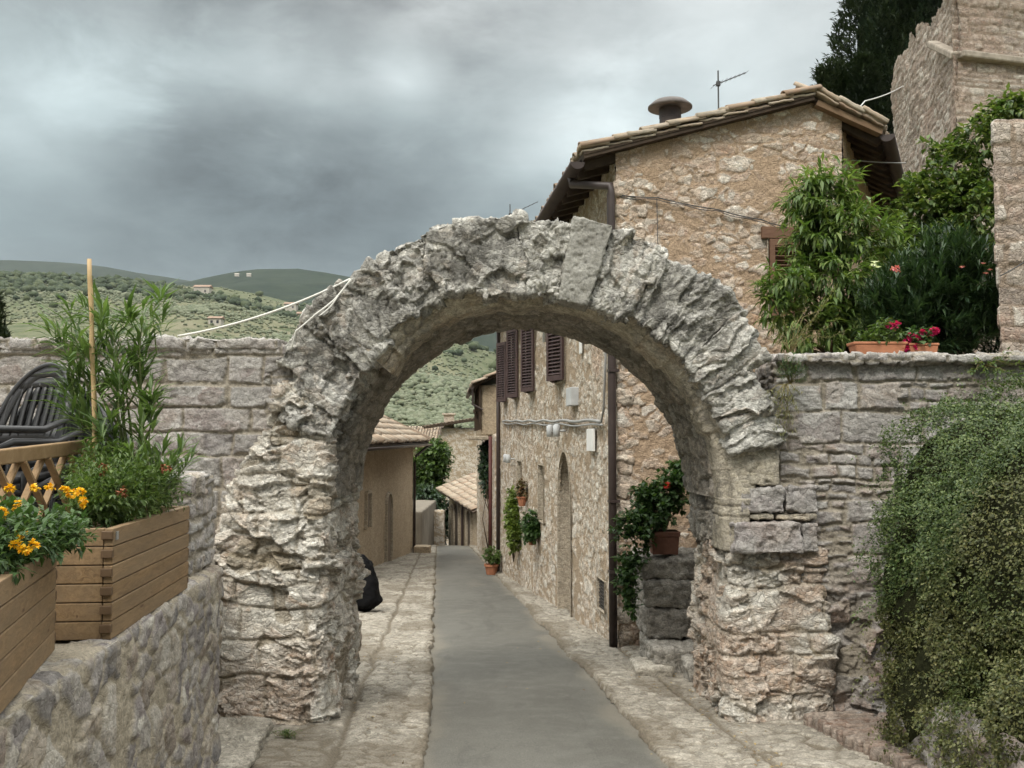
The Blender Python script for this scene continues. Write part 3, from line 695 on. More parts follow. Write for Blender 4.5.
A = np.stack((np.clip(.55+.3*fbm(V*4, 3, 7), 0, 1), (1-sst(0, .01, jt))*.6, .4*sst(.1, .6, fbm(V*(6, 6, 1), 3, 8))), 1)
mesh('moulding', np.concatenate((V2, [V2[:n].mean(0), V2[-n:].mean(0)])), q.tolist()+[(len(V2), (k+1) % n, k) for k in range(n)]+[(len(V2)+1, (len(zs)-1)*n+k, (len(zs)-1)*n+(k+1) % n) for k in range(n)], CUTM, arch, np.concatenate((A, A[:1], A[:1])))

# ------------------------------------------------------------------ walls beside the gateway
WALLM = stone_mat('old_wall_stone', [(.145, .125, .12), (.22, .20, .185), (.31, .29, .26), (.185, .15, .14), (.40, .385, .355), (.25, .235, .215), (.16, .14, .13), (.34, .29, .24)], (.285, .252, .20), (.12, .11, .095), (.54, .73), .5, (.46, .44, .41), .45, .008, warm=(.33, .20, .135), chip=.32, crisp=.7)
def ashlar(sd, hr, lr, depth=.016, rough=1.0, zrub=None, warm=.2, pale_r=.9):
    def fn(V, Nn):
        u, v = plan_uv(V, Nn); e, b1, b2, b3 = courses(u, v, sd, hr, lr, .014, 4.0)
        e2, c1_, c2_, c3_ = courses(u, v, sd+90, (.045, .11), (.10, .30), .02, 4.0); sm = fbm(V*np.array((1.3, 1.3, 1.6)), 3, sd+91) > .45
        e = np.where(sm, e2, e); b1 = np.where(sm, c1_, b1); b2 = np.where(sm, c2_, b2); b3 = np.where(sm, c3_, b3)
        f2, r2 = facet(V*np.array((5, 5, 6)), sd+4, 1.0); f3, r3 = facet(V*np.array((15, 15, 20)), sd+5, 1.0)
        n1 = fbm(V*1.5, 3, sd+6); n4 = fbm(V*26, 4, sd+7)
        jw = .004+.016*sst(-.1, .7, fbm(V*4, 3, sd+9))
        top = sst(0, .018, e)
        h = depth*(top-.6)+.022*(b1-.5)+rough*(.009*f2+.007*f3)*(.2+1.2*b2)+.012*n1+.004*n4
        mort = 1-sst(jw, jw+.012, e)
        h = np.where(mort > .5, np.maximum(h-.012, -depth*.8+.012*n4+.015*n1), h)
        wm = warm*sst(.7, .9, b3)+.5*sst(.86, .97, r2)*warm*2
        if zrub is not None:
            k = sst(.25, -.25, V[:, 2]-zrub+.25*n1)
            f1, r1 = facet(V*np.array((3.2, 3.2, 5.5)), sd+12, .9)
            h = h*(1-k)+k*(.07*f1+.05*f2+.02*f3+.03*n1-.03); mort = mort*(1-k)+k*sst(.28, .05, r1); wm = wm*(1-k)+k*np.clip(.9*sst(.3, .8, r2), 0, 1)
            b1 = b1*(1-k)+k*(.4*r2+.6*r1)
        A = np.stack((np.clip(.05+.9*b1+.22*(r2-.5), 0, 1), np.clip(mort, 0, 1), np.clip(wm, 0, 1)), 1)
        return h, A
    return fn
lw = solid('stone_wall', (-5.6, 7.62, -.9), (-1.62, 8.25, 2.33), (.0105, .03, .0095), ashlar(501, (.15, .26), (.25, .7), rough=1.2, zrub=.55), WALLM, None, .05)
tag(lw, 'grey coursed stone wall left of the arch behind the leafy potted plant', 'wall')
cp = solid('coping', (-5.6, 7.595, 2.29), (-1.78, 8.3, 2.375), (.012, .03, .010), ashlar(507, (.3, .4), (.2, .6), .02, 2.2, warm=.1), WALLM, lw, .02)


rw = solid('stone_wall', (2.02, 7.66, -.9), (5.6, 8.3, 2.20), (.0105, .03, .0095), ashlar(533, (.16, .27), (.28, .75), rough=1.0, zrub=.45, warm=.35), WALLM, None, .04)
tag(rw, 'grey coursed stone wall right of the arch under flower pots and shrubs', 'wall')
solid('coping', (2.02, 7.58, 2.185), (5.6, 8.3, 2.255), (.013, .03, .012), ashlar(537, (.3, .4), (.18, .5), .02, 1.8, warm=.1), WALLM, rw, .018)

# parapet running towards the viewer on the left, with a stub of masonry at its end
RUBM = stone_mat('grey_rubble', [(.085, .073, .072), (.17, .15, .14), (.31, .285, .24), (.13, .105, .108), (.40, .375, .32), (.22, .185, .14), (.10, .092, .092)], (.30, .262, .20), (.11, .10, .09), (.55, .75), .4, (.36, .34, .31), .28, .007, warm=(.29, .215, .135), chip=.22, crisp=.45)
def rubble(sd, su, sv, depth=.03, warm=.2, flush=.0, rough=1.0):
    def fn(V, Nn):
        u, v = plan_uv(V, Nn); p = V*4
        u = u+.06*fbm(p, 3, sd); v = v+.06*fbm(p, 3, sd+1)
        F1, F2, r1, r2, r3, du, dv = voro(u/su, v/sv, sd+2, .85); e = F2-F1
        f2, q2 = facet(V*np.array((8, 8, 11)), sd+4, 1.0); n4 = fbm(V*28, 4, sd+5); n1 = fbm(V*1.6, 3, sd+6)
        bur = (r3 < flush)
        mort = np.where(bur, 1.0, 1-sst(.07, .2, e))
        h = depth*sst(0.05, .22, e)*np.where(bur, .25, 1)+rough*(.03*((r1-.5)*du+(r2-.5)*dv)*2+.022*f2+.03*(r1-.5))*np.where(bur, .35, 1)+.02*n1+.006*n4
        return h, np.stack((np.clip(r1+.25*(q2-.5), 0, 1), mort, warm*sst(.65, .9, r2)), 1)
    return fn
def par(V):                        # runs along the line of the planters
    return np.stack((V[:, 0]-.104*(V[:, 1]-3.8), V[:, 1], V[:, 2]), 1)
pw = solid('parapet_wall', (-2.3, -1.5, -.7), (-1.50, 6.05, .845), (.02, .011, .011), rubble(551, .20, .14, .012, rough=.22, flush=.10, warm=.5), RUBM, None, .03, par)
tag(pw, 'low grey rubble wall under the wooden planter boxes', 'wall')
solid('stub', (-2.12, 5.42, .3), (-1.555, 6.02, 1.40), .010, ashlar(561, (.06, .13), (.14, .4), .014, .7, warm=.25), WALLM, pw, .02, par)
# low wall on the right, street side of the trailing shrub
rl = solid('retaining_wall', (2.46, -1.0, -.8), (3.0, 6.35, .06), (.02, .012, .012), rubble(571, .34, .26, .02, .5, rough=.45, flush=.15), WALLM, None, .06)
tag(rl, 'low pinkish rubble wall beneath the big trailing shrub', 'wall')
tag(solid('bank', (3.0, -1.0, -.8), (6.2, 7.62, .0), .08, lambda V, Nn: (.06*fbm(V*2, 3, 5), np.zeros((len(V), 3))), plain('earth', (.10, .08, .05), .95, .1, .3, 6), None, .3), kind='structure')
tag(solid('terrace', (-7.5, -1.5, -.9), (-2.2, 7.65, .72), .15, lambda V, Nn: (.005*fbm(V*2, 3, 5), np.zeros((len(V), 3))), plain('terrace_paving', (.28, .25, .21), .9, .1, .2, 4), None, .02), kind='structure')
GSOIL = plain('garden_soil', (.11, .085, .055), .95, .1, .35, 8, .02)
tag(solid('garden_bed', (2.12, 8.25, -1.0), (9.5, 13.5, 2.05), .09, lambda V, Nn: (.04*fbm(V*2, 3, 7), np.zeros((len(V), 3))), GSOIL, None, .05), kind='structure')

# brick edged step at the foot of the right wall
BRK = stone_mat('worn_brick', [(.16, .10, .072), (.20, .135, .10), (.15, .112, .088), (.23, .175, .135), (.19, .15, .12)], (.19, .165, .135), (.15, .13, .11), (.5, .7), .5, (.38, .33, .28), .5, .006)
g = np.random.default_rng(9); bs = thing('brick_step', 'worn brick edged step at the foot of the right wall', 'step', (2.4, 6.8, -.45))
A0 = np.array((2.13, 7.50)); B0 = np.array((2.40, 5.55)); dd = (B0-A0); ln = np.linalg.norm(dd); dd /= ln; nx = np.array((-dd[1], dd[0]))
Vs, Qs, As, off = [], [], [], 0; pos = 0.0; c0, q0 = lattice(20, 4, 5)
while pos < ln:
    w = g.uniform(.052, .075); L = g.uniform(.42, .5); h = .10+g.uniform(-.012, .012)
    x0 = A0+dd*pos; V = rounded(c0, (g.uniform(-.02, .02), .004, -.05), (L, w-.004, h), .014)
    z = float(zst(x0[1])); ang = g.normal(0, .025)
    X = x0[0]+nx[0]*V[:, 0]+dd[0]*(V[:, 1]+V[:, 0]*ang); Y = x0[1]+nx[1]*V[:, 0]+dd[1]*(V[:, 1]+V[:, 0]*ang)
    Wd = np.stack((X, Y, z+V[:, 2]+.02), 1); Nn = vnormals(Wd, q0)
    Wd = Wd+Nn*(.006*fbm(Wd*25, 3, 3)+.006*fbm(Wd*7, 2, 4))[:, None]
    Vs.append(Wd); Qs.append(q0+off); off += len(Wd); As.append(np.tile((g.random(), .0, 0.), (len(Wd), 1))); pos += w
mesh('edging', np.concatenate(Vs), np.concatenate(Qs), BRK, bs, np.concatenate(As))
solid('tread', (2.42, 5.6, -.8), (3.0, 7.6, -.42), .016, rubble(577, .16, .11, .03, .5), WALLM, bs, .03, lambda V: np.stack((V[:, 0], V[:, 1], V[:, 2]-.07*(V[:, 1]-6.9)), 1))

# stone steps at the foot of the left pier
st = solid('stone_slab', (-1.93, 5.5, -.8), (-1.60, 7.22, -.33), .012, fcut(601, 1.3, .4), PAVE, None, .02, lambda V: np.stack((V[:, 0]-.12*(V[:, 1]-6.4)*1.0, V[:, 1], V[:, 2]-.05*(V[:, 1]-6.4)), 1))
tag(st, 'long worn stone step against the foot of the left pier', 'step')
st = solid('stone_slab', (-2.18, 6.60, -.8), (-1.93, 7.15, -.345), .012, fcut(607, 1.0, .8), PAVE, None, .015)
tag(st, 'small flat stone slab in the corner by the left low wall', 'step')
# ------------------------------------------------------------------ the tall stone house behind the arch
g = np.random.default_rng(21)
HOUSEM = stone_mat('house_stone', [(.37, .295, .215), (.45, .375, .285), (.56, .50, .41), (.40, .305, .22), (.66, .62, .54), (.46, .38, .29)], (.365, .285, .20), (.21, .165, .12), (.55, .74), .45, (.56, .52, .45), .45, .012, 1.0, warm=(.36, .215, .125))
GABLEM = stone_mat('gable_stone', [(.43, .31, .225), (.46, .35, .26), (.52, .42, .33), (.48, .34, .255), (.76, .72, .64), (.49, .375, .285), (.58, .51, .42)], (.43, .315, .215), (.25, .18, .115), (.56, .75), .45, (.52, .44, .35), .5, .012, 1.0, warm=(.40, .235, .135))
BROWN = plain('dark_brown_metal', (.045, .032, .028), .45, .4, .2, 6)
SHUT = plain('brown_shutter_paint', (.062, .038, .036), .55, .35, .25, 14)
DKWOOD = wood_mat('dark_eave_wood', (.035, .024, .016), (.075, .052, .034), (1, 1, 1))
GREYP = plain('grey_plastic', (.45, .46, .46), .5, .4, .12, 8)
WHITEP = plain('white_enamel', (.72, .72, .69), .4, .4, .08, 8)
VOID = plain('dark_interior', (.02, .018, .015), .9, .1, .2, 4)
REVEAL = stone_mat('door_stone', [(.36, .30, .22), (.42, .36, .28)], (.30, .24, .17), (.2, .16, .11), (.55, .75), .4, (.46, .41, .33), .5, .008)
TILE = None
def tile_mat(name, cols):
    m, t, b = newmat(name, .9, .1); a = nd(t, 'ShaderNodeAttribute', attribute_name='st'); sp = nd(t, 'ShaderNodeSeparateColor'); t.links.new(a.outputs['Color'], sp.inputs[0])
    c = ramp(t, sp.outputs[0], evenly(cols)); n = noise(t, 9, 6, .65, objco(t))
    c = mixc(t, mrange(t, n, .45, .68, 0, .7), c, (.20, .185, .15)); t.links.new(c, b.inputs['Base Color']); bump(t, b, n, .4, .01); return m
TILE = tile_mat('clay_tiles', [(.27, .19, .135), (.33, .25, .18), (.39, .32, .24), (.30, .235, .18), (.43, .37, .29)])
def arc_tile(w, L, th=.016, k=6, up=1):
    an = np.linspace(0, math.pi, k+1); o = []
    for y, s in ((0, 1.0), (L, .82)):
        for r in (w*s, (w-th)*s): o.append([(r*math.cos(a), y, up*r*math.sin(a)*.8) for a in an])
    V = np.array(o).reshape(-1, 3); n = k+1; Fq = []
    for i in range(k):
        a, b, c, d = i, n+i, 2*n+i, 3*n+i
        Fq += [(a, a+1, c+1, c), (b, d, d+1, b+1), (a, b, b+1, a+1), (c, c+1, d+1, d)]
    Fq += [(0, 2*n, 3*n, n), (k, n+k, 3*n+k, 2*n+k)]
    return V, np.array(Fq)
TV, TQ = arc_tile(.10, .46); PVt, PQ = arc_tile(.09, .46, up=-1)
def tiled(name, o, e1, e2, n1, n2, parent, seed, inside=None, sp=.215, row=.36, lift=.05):
    """barrel tiles over a roof plane: o corner, e1 unit along the eave, e2 unit up the slope"""
    gg = np.random.default_rng(seed); o, e1, e2 = map(np.array, (o, e1, e2)); nz = np.cross(e1, e2); nz = nz/np.linalg.norm(nz)
    if nz[2] < 0: nz = -nz
    Vs, Qs, As, off = [], [], [], 0
    for i in range(n1):
        for j in range(n2):
            for T, Q, dx, dz in ((TV, TQ, 0, lift), (PVt, PQ, sp/2, lift+.045)):
                px, py = i*sp+dx+gg.normal(0, .008), j*row+gg.normal(0, .018)
                if inside is not None and not inside(px, py): continue
                w = gg.normal(0, .03); X = T[:, 0]+w*T[:, 1]
                tl = (T[:, 1]-.2)*-.05
                V = o+np.outer(px+X, e1)+np.outer(py+T[:, 1], e2)+np.outer(T[:, 2]+dz+tl+gg.normal(0, .006), nz)
                Vs.append(V); Qs.append(Q+off); off += len(V); As.append(np.tile((gg.random(), gg.random(), 0), (len(V), 1)))
    return mesh(name, np.concatenate(Vs), np.concatenate(Qs), TILE, parent, np.concatenate(As), smooth=False)

fdir = np.array((-.107, 1, 0)); fdir /= np.linalg.norm(fdir); fout = np.array((-fdir[1], fdir[0], 0))     # towards the street
gdir = np.array((1, .107, 0)); gdir /= np.linalg.norm(gdir); gout = np.array((gdir[1], -gdir[0], 0))      # towards the viewer
HA = np.array((1.22, 11.6, 0)); ZB = 4.98
def fac(u, z, w=0.0): return HA+fdir*u+fout*w+np.array((0, 0, z))
def gab(t, z, w=0.0): return HA+gdir*t+gout*w+np.array((0, 0, z))
house = thing('stone_house', 'tall rubble stone house with brown shutters and tiled gable behind the arch', 'house', HA+np.array((0, 0, -.85)))
FL = 14.4; GT = 2.78; AT = 2.38; AZp = 5.66
def inarch(u, z, u0, u1, z0, zs, zt):
    h = (u1-u0)/2; c = (u0+u1)/2; k = np.clip((z-zs)/(zt-zs), 0, 1)
    return (z > z0) & (z < zt) & (np.abs(u-c) < h*np.sqrt(np.clip(1-k**1.7, 0, 1)))
def uY(Y): return (Y-11.6)*1.0057
D0, D1 = uY(14.75), uY(15.95)
WINS = [(uY(15.25), uY(16.2), 2.52, 4.15), (uY(18.75), uY(19.7), 2.52, 4.15), (uY(21.45), uY(22.35), 2.52, 4.02), (uY(23.85), uY(24.6), 2.52, 3.95)]
NICHE = [(uY(17.6), uY(18.3), .15, 1.15), (uY(21.0), uY(21.7), .2, 1.15), (uY(12.25), uY(12.72), -.50, -.12)]
def facade_pat(V2, u, z, sd, size, flush, coarse=1.0):
    p = np.stack((u*4, z*4, u*0), 1)
    uw = u+.06*fbm(p, 3, sd); zw = z+.05*fbm(p, 3, sd+1)
    F1, F2, r1, r2, r3, du, dv = voro(uw/size[0], zw/size[1], sd+2, .9); e = F2-F1
    B1, B2, s1, s2_, s3, eu, ev = voro(uw/(size[0]*1.9)+.37, zw/(size[1]*1.75)+.21, sd+22, .9); bg_ = s3 > .70      # a few larger stones among small ones
    e = np.where(bg_, B2-B1, e); r1 = np.where(bg_, .35+.65*s1, r1); r2 = np.where(bg_, s2_, r2); r3 = np.where(bg_, .25+.75*r3*0+.5*s2_, r3); du = np.where(bg_, eu, du); dv = np.where(bg_, ev, dv)
    f2, q2 = facet(V2*np.array((8, 8, 11)), sd+4, 1.0); n1 = fbm(p*.25, 3, sd+6); n4 = fbm(V2*24, 4, sd+5)
    ero = fbm(p*.55, 4, sd+8)
    bur = r3 < flush(u, z, ero, n1)
    en = e+.10*fbm(V2*22, 3, sd+41); mort = np.where(bur, .85+.15*(r3 < .5), 1-sst(.07, .20, en))
    h = .011*sst(.04, .24, e)*np.where(bur, .2, 1)*(.2+1.2*r1)+np.where(bur, 0, 1)*(.012*((r1-.5)*du+(r2-.5)*dv)+.007*f2)+.014*n1+.006*n4+.012*ero
    return h, np.stack((np.clip(r1*.8+.3*(q2-.5)+.12, 0, 1), mort, sst(.6, .9, r2)*.5+.5*sst(.25, .7, n1)), 1)
# facade
us = np.arange(0, FL+.01, .021); zs = np.arange(-2.9, ZB+.01, .019); U, Z = np.meshgrid(us, zs, indexing='ij'); U = U.ravel(); Z = Z.ravel()
V = fac(0, 0)[None]+U[:, None]*fdir+Z[:, None]*np.array((0, 0, 1.)); q = gridf(len(us), len(zs))
h, A = facade_pat(V, U, Z, 701, (.20, .115), lambda u, z, e, n: np.clip(.22+.5*e+.25*(np.abs(Z-3.3) < .8)*.5-.3*np.exp(-((U-.9)/.7)**2), .05, .95))
orange = sst(.5, .2, np.hypot((U-1.25)/.75, (Z-2.75)/.75)+.25*fbm(np.stack((U*3, Z*3, U*0), 1), 3, 9))
A[:, 2] = np.clip(A[:, 2]*.5+orange*.9, 0, 1); A[:, 1] = np.maximum(A[:, 1]*(1-orange), 0)
qc = (U[q].mean(1), Z[q].mean(1)); hole = inarch(qc[0], qc[1], D0, D1, -2.5, .55, 1.42)
for a, b, c, d in WINS+NICHE: hole |= (qc[0] > a) & (qc[0] < b) & (qc[1] > c) & (qc[1] < d)
Vf = V+fout*h[:, None]; mesh('wall', Vf, q[~hole], HOUSEM, house, A)
# gable
ts = np.arange(0, GT+.01, .0135); zs = np.arange(-1.4, AZp+.1, .0135); T, Z = np.meshgrid(ts, zs, indexing='ij'); T = T.ravel(); Z = Z.ravel()
V = gab(0, 0)[None]+T[:, None]*gdir+Z[:, None]*np.array((0, 0, 1.)); q = gridf(len(ts), len(zs))
low = sst(2.6, 2.2, Z)
h, A = facade_pat(V, T, Z, 731, (.18, .105), lambda u, z, e, n: np.clip(.30+.55*e-.45*np.exp(-((T-.12)/.16)**2)-.35*sst(4.2, 5.2, Z)*sst(1.6, 2.4, T)-.25*sst(1.9, 2.6, T)*sst(3.4, 4., Z)+low*.35*(T > .2), .0, 1))
qc = (T[q].mean(1), Z[q].mean(1)); roofz = lambda t: np.where(t < AT, ZB+(AZp-ZB)*t/AT, AZp-(AZp-5.40)*(t-AT)/.8)
W0, W1, WZ0, WZ1 = 1.83, 2.2, 3.05, 3.98
hole = (qc[1] > roofz(qc[0])+.02) | ((qc[0] > W0) & (qc[0] < W1) & (qc[1] > WZ0) & (qc[1] < WZ1))
mesh('gable_wall', V+gout*h[:, None], q[~hole], GABLEM, house, A)
# side wall running off to the right, back and far ends close the volume
sdir = np.array((.42, .907, 0)); sout = np.array((sdir[1], -sdir[0], 0)); SB = gab(GT, 0)
us = np.arange(0, 9, .03); zs = np.arange(1.2, 5.45, .03); U, Z = np.meshgrid(us, zs, indexing='ij'); U = U.ravel(); Z = Z.ravel()
V = SB+U[:, None]*sdir+Z[:, None]*np.array((0, 0, 1.)); h, A = facade_pat(V, U, Z, 761, (.27, .16), lambda u, z, e, n: np.clip(.6+.4*e, 0, 1))
mesh('side_wall', V+sout*h[:, None], gridf(len(us), len(zs)), GABLEM, house, A)
mb = MB(); e0, e1 = fac(FL, 0), SB+sdir*8.98
mb.prism([(0, -2.9), (np.linalg.norm(e1-e0), -2.9), (np.linalg.norm(e1-e0), 5.3), (2.3, AZp), (0, ZB)], e0, nrm(e1-e0), (0, 0, 1), nrm(np.cross(nrm(e1-e0), (0, 0, 1.))), .1)
mb.build('end_wall', GABLEM, house)
# corner stones at the street corner
def quoin(z, w, hgt, sd):
    def fn(V, Nn):
        f, r = facet(V*9, sd, 1.0); return .02*f+.02*fbm(V*5, 3, sd)+.006*fbm(V*28, 3, sd), np.stack((np.clip(.85+.3*(r-.5), 0, 1), 0*r, 0*r), 1)
    mp = lambda V: HA+V[:, :1]*gdir+V[:, 1:2]*fdir*1.0+np.array((0, 0, 1.))*V[:, 2:3]
    solid('corner_stone', (-.012, -.012, z), (w, .3 if w < .25 else .2, z+hgt), .013, fn, GABLEM, house, .03, mp)
gg = np.random.default_rng(33); z = -1.0
while z < 4.7:
    hgt = gg.uniform(.13, .24); quoin(z, gg.uniform(.12, .2) if z < 2.5 else gg.uniform(.18, .4), hgt-.02, int(z*100)+900); z += hgt+gg.uniform(.0, .12)
# openings: reveals, shutters
def reveal(name, poly, frame, depth, mat, parent, back=None):
    """poly (u,z) closed; frame(u,z,w) gives the place; lines the opening and closes it at the back"""
    n = len(poly); V = [frame(u, z, .035) for u, z in poly]+[frame(u, z, -depth) for u, z in poly]
    ub = np.mean([p[0] for p in poly]); zb = np.mean([p[1] for p in poly])
    V += [frame(ub+(u-ub)*1.07, zb+(z-zb)*1.04, .034) for u, z in poly]
    Fc = [(k, (k+1) % n, n+(k+1) % n, n+k) for k in range(n)]+[(2*n+k, 2*n+(k+1) % n, (k+1) % n, k) for k in range(n)]
    o = mesh(name, np.array(V), Fc, mat, parent, np.tile((.5, 0, 0), (len(V), 1)), smooth=False)
    if back:
        mb = MB(); mb.add([frame(u, z, -depth+.01) for u, z in poly], [tuple(range(n))]); mb.build(back[0], back[1], parent)
    return o
rect = lambda a, b, c, d: [(a, c), (b, c), (b, d), (a, d)]
def archpoly(u0, u1, z0, zs, zt, k=14):
    h = (u1-u0)/2; c = (u0+u1)/2; o = [(u0, z0), (u1, z0)]
    for i in range(k+1):
        a = math.pi*i/k; o.append((c+h*math.cos(a), zs+(zt-zs)*abs(math.sin(a))**.85))
    return o
DOORW = wood_mat('old_door_wood', (.10, .07, .045), (.17, .125, .08), (6, 6, 1))
reveal('door_frame', archpoly(D0, D1, float(zst(15.3))-.05, .55, 1.42), fac, .42, REVEAL, house, ('door', DOORW))
for a, b, c, d in WINS: reveal('window', rect(a, b, c, d), fac, .25, REVEAL, house, ('window_pane', VOID))
for a, b, c, d in NICHE[:2]: reveal('window', rect(a, b, c, d), fac, .22, REVEAL, house, ('window_pane', VOID))
reveal('vent', rect(*[NICHE[2][i] for i in (0, 1, 2, 3)]), fac, .14, REVEAL, house)
mb = MB(); a, b, c, d = NICHE[2]; mb.box(fac((a+b)/2, (c+d)/2, -.03), (b-a, .02, d-c), np.stack((fdir, fout, (0, 0, 1)), 1)); 
for k in range(9): mb.box(fac((a+b)/2, c+(k+.5)*(d-c)/9, -.005), (b-a, .02, .018), np.stack((fdir, fout, (0, 0, 1)), 1))
mb.build('vent_grate', plain('dark_iron', (.05, .045, .04), .6, .3, .2, 12), house)
def shutter(hinge_frame, u, c, d, wid, ang, sgn, mat, along_, outw, parent):
    """louvred leaf hinged at (u), swung out by ang"""
    dv = along_*math.cos(ang)*sgn+outw*math.sin(ang); nv = np.cross(dv, (0, 0, 1.)); M = np.stack((dv, nv, (0, 0, 1)), 1); o = hinge_frame(u, 0, .05)
    ctr = lambda x, z: o+dv*x+np.array((0, 0, z))
    mb = MB(); H = d-c
    mb.box(ctr(.03, c+H/2), (.06, .04, H), M); mb.box(ctr(wid-.03, c+H/2), (.06, .04, H), M)
    for zz in (c+.04, d-.04): mb.box(ctr(wid/2, zz), (wid-.12, .038, .08), M)
    n = int((H-.16)/.055)
    for k in range(n):
        zz = c+.08+(k+.5)*(H-.16)/n; tl = .7
        Mt = np.stack((dv, nv*math.cos(tl)+np.array((0, 0, 1))*math.sin(tl), -nv*math.sin(tl)+np.array((0, 0, 1))*math.cos(tl)), 1)
        mb.box(ctr(wid/2, zz), (wid-.12, .05, .010), Mt)
    return mb.build('shutter', mat, parent)
for a, b, c, d in WINS:
    shutter(fac, a-.02, c, d, .50, R(21), 1, SHUT, fdir, fout, house); shutter(fac, b+.02, c, d, .50, R(14), -1, SHUT, fdir, fout, house)
OLDSH = wood_mat('weathered_shutter_wood', (.12, .065, .04), (.19, .11, .07), (1, 1, 5))
reveal('window', rect(W0, W1, WZ0, WZ1), gab, .2, REVEAL, house, ('window_pane', VOID))
shutter(gab, W0+.01, WZ0, WZ1, .36, R(4), 1, OLDSH, gdir, gout, house)
mb = MB(); mb.box(gab((W0+W1)/2, WZ1+.08, .03), (W1-W0+.16, .06, .14), np.stack((gdir, -gout, (0, 0, 1)), 1)); mb.build('lintel', OLDSH, house, bevel=.006)

# roof: boards, rafters, tiles
s2 = nrm(np.array((gdir[0]*AT, gdir[1]*AT, AZp-ZB))); OV = .42; VO = .16      # up the left slope
ro = gab(0, ZB+.03)+fout*0-s2*OV; slope_len = math.hypot(AT, AZp-ZB)+OV
def slab(name, o, a, b, la, lb, th, mat, parent):
    nz = nrm(np.cross(a, b)); nz = nz if nz[2] > 0 else -nz
    mb = MB(); V = [o, o+a*la, o+a*la+b*lb, o+b*lb]; mb.add([*V, *[p+nz*th for p in V]], [(0, 3, 2, 1), (4, 5, 6, 7), (0, 1, 5, 4), (1, 2, 6, 5), (2, 3, 7, 6), (3, 0, 4, 7)]); return mb.build(name, mat, parent)
roof = slab('roof', ro+gout*VO+np.array((0, 0, .0)), fdir, s2, FL+.4, slope_len, .05, DKWOOD, house)
tiled('tiles', ro+gout*(VO-.06)+np.array((0, 0, .03)), fdir, s2, int((FL+.3)/.215), int(slope_len/.36), roof, 5, None)
mb = MB()
for k in range(int(FL/.42)+1):
    p = fac(k*.42+.06, ZB-.06)-s2*(OV-.03); mb.beam(p, p+s2*(OV+.2), .085, .10)
mb.build('rafters', DKWOOD, roof)
# verge course: a row of thick tiles stepping up the gable edge, wooden board below
def verge(a, b, seed, parent):
    gg = np.random.default_rng(seed); a, b = np.array(a), np.array(b); L = np.linalg.norm(b-a); d = (b-a)/L; n = int(L/.27); Vs, Qs, As, off = [], [], [], 0
    c0, q0 = lattice(6, 10, 3); side = nrm(np.cross(d, (0, 0, 1.))); nz = np.cross(side, d)
    for k in range(n):
        for lay, (w, th, dz, ls) in enumerate(((.20, .03, 0.0, .32), (.22, .055, .05, .36))):
            V = rounded(c0, (-w*.5, -ls/2, 0), (w*.5, ls/2, th), .012); tl = .09
            V = V*np.array((1, 1, 1))+np.array((gg.normal(0, .008), 0, 0)); V[:, 2] += -V[:, 1]*tl+dz+gg.normal(0, .004)
            V = a+d*((k+.5)*L/n)+V[:, :1]*side+V[:, 1:2]*d+V[:, 2:3]*nz
            V = V+(.008*fbm(V*14, 3, 8))[:, None]*nz
            Vs.append(V); Qs.append(q0+off); off += len(V); As.append(np.tile((gg.random(), 0, 0), (len(V), 1)))
    return mesh('verge_tiles', np.concatenate(Vs), np.concatenate(Qs), TILE, parent, np.concatenate(As), smooth=False)
va = gab(0, ZB+.05)-s2*OV+gout*.07; vb = gab(AT, AZp+.05)+gout*.07; verge(va, vb, 4, roof)
mb = MB(); mb.beam(va+(0, 0, -.035), vb+(0, 0, -.035), .16, .05); mb.build('verge_board', DKWOOD, roof)
E0 = gab(AT+.86, 5.30); edir = nrm(np.array((.463, 1, 0))); verge(gab(AT, AZp+.05)+gout*.07, E0+gout*.07+(0, 0, .05), 6, roof)
rb = gab(AT, AZp); rf = rb+fdir*9; E1 = E0+edir*9
rt = MB(); V = [rb+gout*.1, E0+gout*.1, E1, rf]; rt.add([*V, *[p+np.array((0, 0, .05)) for p in V]], [(0, 3, 2, 1), (4, 5, 6, 7), (0, 1, 5, 4), (1, 2, 6, 5), (2, 3, 7, 6), (3, 0, 4, 7)])
roof2 = rt.build('roof', DKWOOD, house); sl = nrm(rb-E0)
tiled('tiles', E0+gout*.05+(0, 0, .04), edir, sl, 40, 3, roof2, 8, None)
mb = MB()
for k in range(20):
    p = E0+edir*(k*.40+.1)+(0, 0, -.075); mb.beam(p, p+sl*.8, .08, .10, up=(0, 0, 1))
mb.build('rafters', DKWOOD, roof2)
mb = MB(); mb.beam(gab(AT+.05, AZp-.03)+gout*.06, E0+gout*.06+(0, 0, .0), .12, .07); mb.build('verge_board', wood_mat('pale_eave_board', (.16, .10, .06), (.26, .18, .11), (1, 1, 1)), roof2)
mb = MB(); rk = gab(AT, AZp+.10)+gout*.02
mb.tube([rk+fdir*.0, rk+fdir*5+(0, 0, .01)], .085, 10); mb.build('ridge_tiles', TILE, roof)
